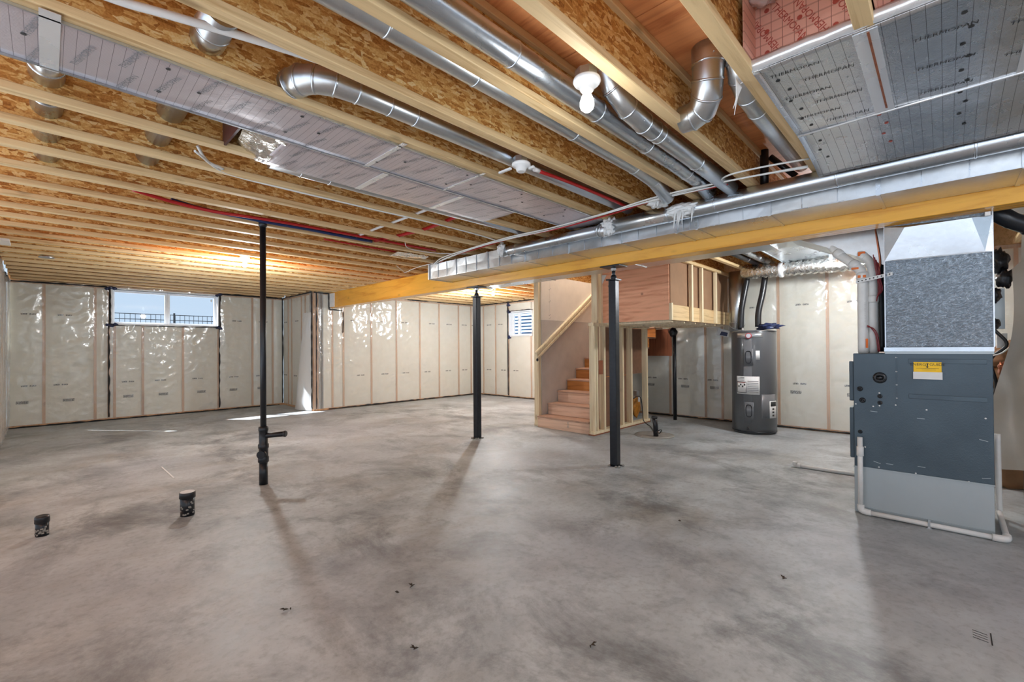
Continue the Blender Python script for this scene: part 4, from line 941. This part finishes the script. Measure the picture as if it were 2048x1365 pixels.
# ---------------------------------------------------------------- utility ceiling: flex duct, flat panel
P = []; Rr = []
pts = spline([(7.20, 2.12, 2.36), (7.1, 1.95, 2.325), (7.05, 1.5, 2.31), (7.0, 1.0, 2.285), (6.95, .55, 2.27), (6.9, .30, 2.27)], 13)
for i, p in enumerate(pts): P.append(p); Rr.append(.090 + (.015 if i % 2 else -.008) + .006 * noise.noise(Vector((i * .6, 0, 0))))
fd = thing('flexible_foil_duct', 'crinkled foil flexible duct slung under the joists over the tank', 'duct', P[0]); MB().tube(P, Rr, 18).build('hose', 'crinkle', fd, 2, P[0])
for y in (1.62, 1.05, .62): MB().ring((7.03, y, 2.30), (0, 1, 0), .10, .006, .05).build('band', 'foiltape', fd, True, (7.03, y, 2.3))
rpn = thing('flat_return_panel', 'flat pale sheet-metal panel across the joists above the flexible duct', 'duct', (7, 1.2, 2.40)); bx('panel', 'galv_bright', rpn, 5.10, .98, 2.395, 7.7, 1.58, 2.412)
for a, b in ((.98, .99), (1.57, 1.58)): bx('edge', 'galv', rpn, 5.10, a, 2.385, 7.7, b, 2.395)
for k in range(3): bx('stamp', 'ink', rpn, 6.5, 1.02 + k * .05, 2.3935, 6.55, 1.05 + k * .05, 2.3955)
for k, y in enumerate((1.72, 1.86)): duct('utility_pipe', ('pale round pipe', 'black round pipe')[k] + ' along the utility joists above the flexible duct', [(5.2, y + .1, 2.46), (7.7, y + .1, 2.46)], .045, (.3, .6), ('galv_bright', 'black')[k])
pt = thing('plenum_offset', 'sloping galvanized duct piece joining trunk and plenum above the white pipes', 'duct', (4.6, .5, 2.1)); MB().hexa([(4.40, .32, 1.85), (4.72, .32, 1.85), (4.72, .40, 1.90), (4.40, .40, 1.90), (4.40, .32, 2.205), (4.95, .32, 2.205), (4.95, 1.0, 2.205), (4.40, 1.0, 2.205)]).build('transition', 'galv', pt, loc=(4.6, .5, 2.0))

# black vent duct and clutter at the right edge
bd_ = thing('black_vent_duct', 'glossy black pipe passing under the beam at the right edge', 'pipe', (4.3, -.25, 2.1)); tb('pipe', 'black', bd_, [(4.34, -.20, 2.165), (4.40, -.32, 2.06), (4.50, -.55, 1.93), (4.7, -.95, 1.70)], .052, 18)
for t_ in (.35, .8): MB().ring(Vector((4.40, -.32, 2.06)).lerp(Vector((4.50, -.55, 1.93)), t_), (.1, -.23, -.13), .052, .006, .03).build('coupling', 'black', bd_, True, (4.4, -.4, 2))
sd = thing('side_drain_pipe', 'black pipe with round cleanout standing at the right edge', 'pipe', (5.46, -.47, 0)); tb('pipe', 'black', sd, [(5.46, -.475, 0), (5.46, -.475, 1.55)], .036, 16); MB().ring((5.46, -.475, .32), (0, 0, 1), .036, .012, .12).build('coupling', 'black', sd, True, (5.46, -.475, .3)); MB().lathe((5.44, -.44, .52), [(0, .045), (.03, .062), (.05, .062), (.06, .05)], 18, (-.8, .3, 0)).build('cleanout', 'black', sd, True, (5.45, -.45, .5))
m = MB(); na, nz = 16, 34
for i in range(na + 1):
    for j in range(nz + 1):
        a = i / na; t = j / nz; z = .25 + 1.95 * t
        lo = -.30 - .10 * t + .09 * math.sin(t * 7.0) * (1 - t) - .05 * (t > .85) ; y = lo - .55 * a
        m.v.append((5.30 + .10 * math.sin(a * 5 + t * 2) + .05 * noise.noise(Vector((a * 4, t * 6, 1))) - .12 * a, y, z))
for i in range(na):
    for j in range(nz): q = i * (nz + 1) + j; m.f.append((q, q + 1, q + nz + 2, q + nz + 1))
hp = m.build('hanging_plastic', 'film', None, smooth=2, loc=(5.3, -.6, .25)); hp.data.materials[0] = plain('cloudy_plastic', lin(176, 168, 154), .35, 0, .1, .1, 4); tag(hp, 'cloudy plastic sheet hanging loose beside the furnace at the right edge', 'plastic sheet')
kb = thing('kraft_insulation', 'brown paper faced insulation slumped behind the furnace at the right edge', 'insulation', (5.9, -.5, 0))
for k in range(6): blob('fold', 'kraft', kb, (5.85 + .05 * (k % 2), -.38 - .02 * k, .12 + k * .20), (.07, .26, .14), k + 20, .4)
ut = thing('meter_cluster', 'dark cluster of pipes, box and wires behind the furnace right side', 'fittings', (5.6, -.3, 1.2))
for k, (y, z, s_) in enumerate(((-.33, 1.95, .09), (-.36, 1.80, .075), (-.30, 1.66, .06), (-.30, 1.42, .05), (-.34, 1.05, .05), (-.30, .82, .06))): blob('fitting', 'black' if k != 4 else 'copper', ut, (5.55, y, z), (.05, s_ * .6, s_), k + 31, .5)
bx('meter_box', 'furnbase', ut, 5.58, -.36, 1.38, 5.64, -.28, 1.72); bx('meter_box', 'white', ut, 5.56, -.37, 1.22, 5.62, -.31, 1.34)
tb('hose', 'black', ut, spline([(5.5, -.26, 1.6), (5.48, -.28, 1.4), (5.47, -.36, 1.25), (5.48, -.27, 1.12), (5.5, -.30, .9), (5.5, -.25, .7)]), .012, 8); tb('white_wire', 'cable', ut, spline([(5.45, -.26, 1.15), (5.42, -.33, 1.18), (5.42, -.40, 1.26)]), .006, 6)
pn_ = thing('wall_panel_box', 'black slotted box at the extreme right edge', 'box', (5.0, -.46, 1.3)); bx('body', 'black', pn_, 5.02, -.52, 1.30, 5.06, -.455, 1.42); bx('body_lower', 'black', pn_, 5.02, -.52, 1.12, 5.06, -.452, 1.285)

# ---------------------------------------------------------------- lamps
def lamp(name, label, x, y, z, lit=True, watts=BULB_W, soft=.05, drop=.19):
    t = thing(name, label, 'lamp', (x, y, z), 'bare bulb lamp holders on the joists')
    MB().lathe((x, y, z), [(0, .05), (.001, .052), (.035, .052), (.036, .045)], 8).build('junction_box', 'galv_bright', t, False, (x, y, z))
    MB().lathe((x, y, z), [(0, .05), (-.002, .058), (-.012, .060), (-.022, .054), (-.030, .036), (-.050, .030), (-.056, .024)], 28).build('holder', 'white', t, True, (x, y, z))
    if lit:
        MB().lathe((x, y, z - .05), [(0, .014), (-.012, .016), (-.03, .024), (-.05, .0305), (-.065, .0315), (-.08, .027), (-.092, .014), (-.095, .001)], 24).build('bulb', 'bulb', t, True, (x, y, z - .05))
        l = bpy.data.lights.new('bulb_light', 'POINT'); l.energy = watts; l.color = (.93, .97, 1); l.shadow_soft_size = soft
        lo = bpy.data.objects.new('bulb_light', l); COL.objects.link(lo); lo.parent = t; lo.location = (0, 0, -drop)
    return t
lamp('bulb_lamp', 'lit bare bulb in a white holder on the nearest joist', 1.63, 1.11, 2.415, watts=3, drop=.26)
t = lamp('bulb_lamp', 'white lamp holder with no bulb hanging between joists near the trunk duct', 2.09, 1.925, 2.42, False)
o = bx('holder_arm', 'white', t, 2.02, 1.955, 2.372, 2.035, 2.06, 2.384); bx('holder_tab', 'white', t, 2.13, 1.86, 2.385, 2.145, 1.90, 2.40)
lamp('bulb_lamp', 'lit bare bulb under the far left joists behind the drain stack', 1.80, 6.585, 2.47, watts=50, drop=.30)
lamp('bulb_lamp', 'lit bare bulb in front of the small window, beyond the beam', 6.39, 6.70, 2.47, watts=78, drop=.30)
lamp('bulb_lamp', 'lit bare bulb over the flexible duct near the furnace pipes', 6.35, .90, 2.44, watts=50, drop=.25)
lamp('bulb_lamp', 'lit bare bulb hidden high up in the stairwell', 6.2, 4.17, 4.56, watts=36, drop=.3)
lamp('bulb_lamp', 'unseen fill bulb added behind the viewer on the left', -1.4, 3.0, 2.44, watts=8, soft=.30); lamp('bulb_lamp', 'unseen fill bulb added behind the viewer on the right', 1.6, -1.6, 2.44, watts=26, soft=.30); lamp('bulb_lamp', 'unseen fill bulb added behind the viewer in the open corner', -1.6, -1.2, 2.44, watts=26, soft=.30)  # bulbs out of view, added as fill to brighten the room

# ---------------------------------------------------------------- cables and water lines
def cable(name, label, pts, r=.005, mat='cable', cat='cable', group='white cables on the joists'):
    return tag(tb(name, mat, None, spline(pts, 6), r, 8), label, cat, group)
cable('white_cable', 'double white cable hugging the joist below the short foil panel', [(.61, 3.19, 2.43), (.83, 3.44, 2.43), (1.2, 3.45, 2.421), (1.6, 3.45, 2.421), (2.0, 3.445, 2.421), (2.4, 3.43, 2.421), (3.1, 3.45, 2.415), (3.5, 3.5, 2.41)], .007)
cable('white_cable', 'short white cable curving up between joists at left of the crinkled foil', [(.80, 3.38, 2.43), (.70, 3.33, 2.44), (.64, 3.28, 2.50)], .009)
cable('white_cable', 'white cable sagging between joists near the far end of the trunk duct', [(2.75, 4.29, 2.44), (2.9, 4.47, 2.42), (3.1, 4.50, 2.415), (3.35, 4.44, 2.415), (3.6, 4.25, 2.415)])
cable('white_cable', 'thin white cable with a V kink left of the trunk duct end', [(3.42, 5.55, 2.42), (3.62, 5.72, 2.40), (3.72, 5.80, 2.39), (3.70, 5.6, 2.405), (3.66, 5.3, 2.41), (3.655, 5.0, 2.41)], .0045)
tr_ = [(3.655, 5.0, 2.412), (3.52, 4.6, 2.414), (3.40, 3.9, 2.412), (3.36, 3.3, 2.413), (3.38, 2.7, 2.413), (3.33, 2.1, 2.412), (3.28, 1.6, 2.412), (3.30, 1.1, 2.412), (3.36, .62, 2.40)]
for k, (mat, r, lb) in enumerate((('cable', .0065, 'outermost white cable running along the trunk duct under the joists'), ('cable', .006, 'middle white cable running along the trunk duct under the joists'), ('cable', .0055, 'innermost white cable running along the trunk duct under the joists'), ('redpex', .007, 'red cable running with the white ones along the trunk duct'))):
    cable('trunk_cable', lb, [(x + .022 * k + .012 * math.sin(y * 4 + k * 2), y, z - .006 * ((k + int(y * 2)) % 3)) for x, y, z in tr_[:-1 if k > 1 else None]], r, mat, 'cable', 'cables along the trunk duct')
cable('white_cable', 'white cable stretched from the trunk duct up to the silver panel joist', [(3.30, 1.15, 2.40), (3.2, 1.05, 2.405), (3.22, .85, 2.41), (3.3, .60, 2.415)], .006)
cable('white_hose', 'flat white tube crossing the joist bay at the top left', [(-.3, 2.14, 2.50), (.13, 2.12, 2.50), (.306, 2.075, 2.50), (.6, 1.99, 2.50), (.9, 1.92, 2.50)], .016, 'white', 'tube', None)
cable('red_water_line', 'red water line under the joists right of the bare holder', [(2.26, 1.93, 2.42), (2.6, 1.93, 2.435), (3.0, 1.93, 2.44), (3.4, 1.93, 2.44)], .012, 'redpex', 'pipe', None)
bx_ = MB().lathe((2.22, 1.93, 2.42), [(0, .014), (.05, .014)], 12, (1, 0, .05)).build('pipe_cap', 'white', bpy.data.objects['red_water_line'], True, (2.22, 1.93, 2.42))
YJ = lambda k: Y0 - .03 + S * k
cable('red_cross_line', 'red pipe piercing the joist webs past the end of the foil panel', [(2.60, 2.9, 2.475), (2.66, 3.4, 2.475), (2.68, 3.8, 2.47), (2.64, 4.2, 2.47), (2.56, 4.6, 2.465)], .018, 'redpex', 'pipe', None)
cable('white_cross_line', 'white strap piercing the joist webs left of the red pipe', [(2.32, 3.1, 2.47), (2.32, 3.7, 2.468), (2.31, 4.1, 2.465), (2.31, 4.55, 2.46)], .012, 'white', 'pipe', None)
cable('blue_water_line', 'dark blue water line along the joist at the drain stack top', [(.70, 4.50, 2.47), (.95, 4.54, 2.452), (1.4, 4.52, 2.435), (1.8, 4.53, 2.44), (2.1, 4.54, 2.438), (2.5, 4.56, 2.44)], .016, 'bluepex', 'pipe', None)
cable('red_water_line', 'long red water line beside the blue one at the drain stack', [(.45, 4.42, 2.47), (.7, 4.46, 2.445), (1.0, 4.475, 2.432), (1.4, 4.455, 2.44), (2.0, 4.46, 2.447), (3.3, 4.47, 2.447)], .014, 'redpex', 'pipe', None)
cable('red_water_line', 'thin red water line on the joist beyond the blue one', [(2.1, 4.86, 2.45), (2.6, 4.87, 2.45), (3.0, 4.88, 2.45)], .010, 'redpex', 'pipe', None)
tag(tb('black_vent_stub', 'black', None, [(3.76, .97, 2.42), (3.76, .97, 2.725)], .030, 14), 'short black pipe rising through the subfloor behind the round main duct', 'pipe'); tag(tb('black_slanted_pipe', 'black', None, [(3.80, .94, 2.68), (3.84, .78, 2.50)], .022, 12), 'slanting black pipe beside the short black riser at the subfloor', 'pipe')

# white fibre wraps on the duct joints
for k, (x, y, z, a, b, c, lb) in enumerate(((3.565, 2.20, 2.355, .04, .075, .075, 'white fibre wrap at the joint of the two round pipes'), (3.56, 1.52, 2.35, .05, .14, .05, 'wide frayed white fibre wrap right of the round pipe joint'), (3.57, 3.60, 2.36, .03, .06, .065, 'white fibre wrap at the thin pipe start'), (3.42, 1.66, 2.41, .10, .07, .03, 'white fibre wrap where the slim bay duct meets the trunk'))):
    t = thing('fibre_wrap', lb, 'wrap', (x, y, z), 'white fibre wraps on duct joints')
    blob('wrap', 'fluff', t, (x, y, z), (a, b, c), k + 60, .5, 4, 3.5)
    for q in range(7 if k == 1 else 3):
        yy = y + b * random.uniform(-.8, .5); tb('frayed_strand', 'fluff', t, [(x - a * .7, yy, z - c * .2), (x - a * .9, yy + .01, z - c - random.uniform(.01, .07) * (1.4 if k == 1 else .5))], [.012, .002], 6)
t = thing('plastic_shred', 'ragged white plastic shred hanging at the joist corner of the silver panel', 'scrap', (2.13, .63, 2.41))
for k in range(4): MB().prism([(2.12 + k * .02, .655, 2.44), (2.14 + k * .02, .655, 2.43), (2.135 + k * .018, .66 + .01 * k, 2.34 - .02 * (k % 3))], (0, .002, 0)).build('strip', 'white', t)
rd = thing('far_vent_grille', 'small round metal light reflector under the far left joists', 'lamp', (0, 7.89, 2.42)); MB().lathe((0.0, 7.89, 2.4245), [(0, .02), (-.01, .06), (-.03, .075), (-.034, .07)], 22).build('reflector', 'galv', rd, True, (0, 8.06, 2.42))
wpn = thing('far_white_fixture', 'white fixture panel tight under the joists at the far left edge', 'lamp', (-.33, 7.15, 2.40)); bx('panel', 'white', wpn, -.42, 7.0, 2.40, -.27, 7.30, 2.424)
ff = thing('foil_flap', 'crinkled dark foil flap under the joist left of the trunk duct end', 'foil', (3.1, 4.8, 2.4)); m = MB(); na, nb = 12, 8
for i in range(na + 1):
    for j in range(nb + 1): x = 2.93 + .45 * i / na; y = 4.72 + .3 * j / nb * (1 - .5 * i / na); m.v.append((x, y, 2.421 - .02 * math.sin(3 * j / nb) + .015 * noise.noise(Vector((x * 15, y * 15, 2)))))
for i in range(na):
    for j in range(nb): p = i * (nb + 1) + j; m.f.append((p, p + 1, p + nb + 2, p + nb + 1))
m.build('flap', 'crinkle', ff, smooth=2, loc=(3.1, 4.8, 2.42))

# debris on the slab
for k, (x, y, s_, lb) in enumerate(((1.313, 2.018, .03, 'larger dark curled leaf bit in the middle foreground'), (1.24, 2.02, .018, 'small dark leaf bit just left of the larger one'), (.797, 2.28, .03, 'dry grass wisp lying in the left foreground'), (1.574, 1.08, .022, 'brown leaf crumb low in the centre foreground'), (2.73, .641, .022, 'dark chip on the slab in front of the furnace'), (3.13, 1.374, .016, 'small crumb on the slab between near post and furnace'), (1.058, 1.591, .028, 'thin twig near the bottom edge of the picture'))):
    m = MB(); a = k * 1.3
    for q in range(3):
        b = a + q * .9; p0 = Vector((x + .3 * s_ * q, y, .004)); p1 = p0 + Vector((math.cos(b), math.sin(b), .25)) * s_; m.tube([p0, (p0 + p1) / 2 + Vector((0, 0, .004)), p1], [.001, .004, .0008], 5)
    tag(m.build('dry_leaf', 'debris', None, loc=(x, y, 0)), lb, 'leaf', 'dry leaf bits on the slab')
tag(MB().hexa([(.85, 6.06, .001), (.862, 6.06, .001), (.872, 5.43, .001), (.858, 5.43, .001), (.85, 6.06, .004), (.862, 6.06, .004), (.872, 5.43, .004), (.858, 5.43, .004)]).build('plastic_strip', 'white', None, loc=(.86, 5.7, 0)), 'thin white strip lying on the slab left of the drain stack', 'strip')
fm = thing('floor_marking', 'black handwritten tally strokes on the slab at the lower right', 'marking', (2.77, -.09, 0))
for k in range(4): MB().hexa([(2.735 + k * .022, -.115, .0004), (2.738 + k * .022, -.115, .0004), (2.748 + k * .022, -.07, .0004), (2.745 + k * .022, -.07, .0004), (2.735 + k * .022, -.115, .0012), (2.738 + k * .022, -.115, .0012), (2.748 + k * .022, -.07, .0012), (2.745 + k * .022, -.07, .0012)]).build('stroke', 'ink', fm, loc=(2.74 + k * .022, -.09, 0))
bx('underline', 'ink', fm, 2.72, -.128, .0004, 2.83, -.124, .0012)
# unseen sunlit ground, added to bounce light in through the open side
struct(MB().box(-24, -24, -.3, -3.2, 30, -.02).build('bounce_ground', 'bounce_ground')); struct(MB().box(-3.2, -24, -.3, 30, -3.2, -.02).build('bounce_yard', 'ground'))
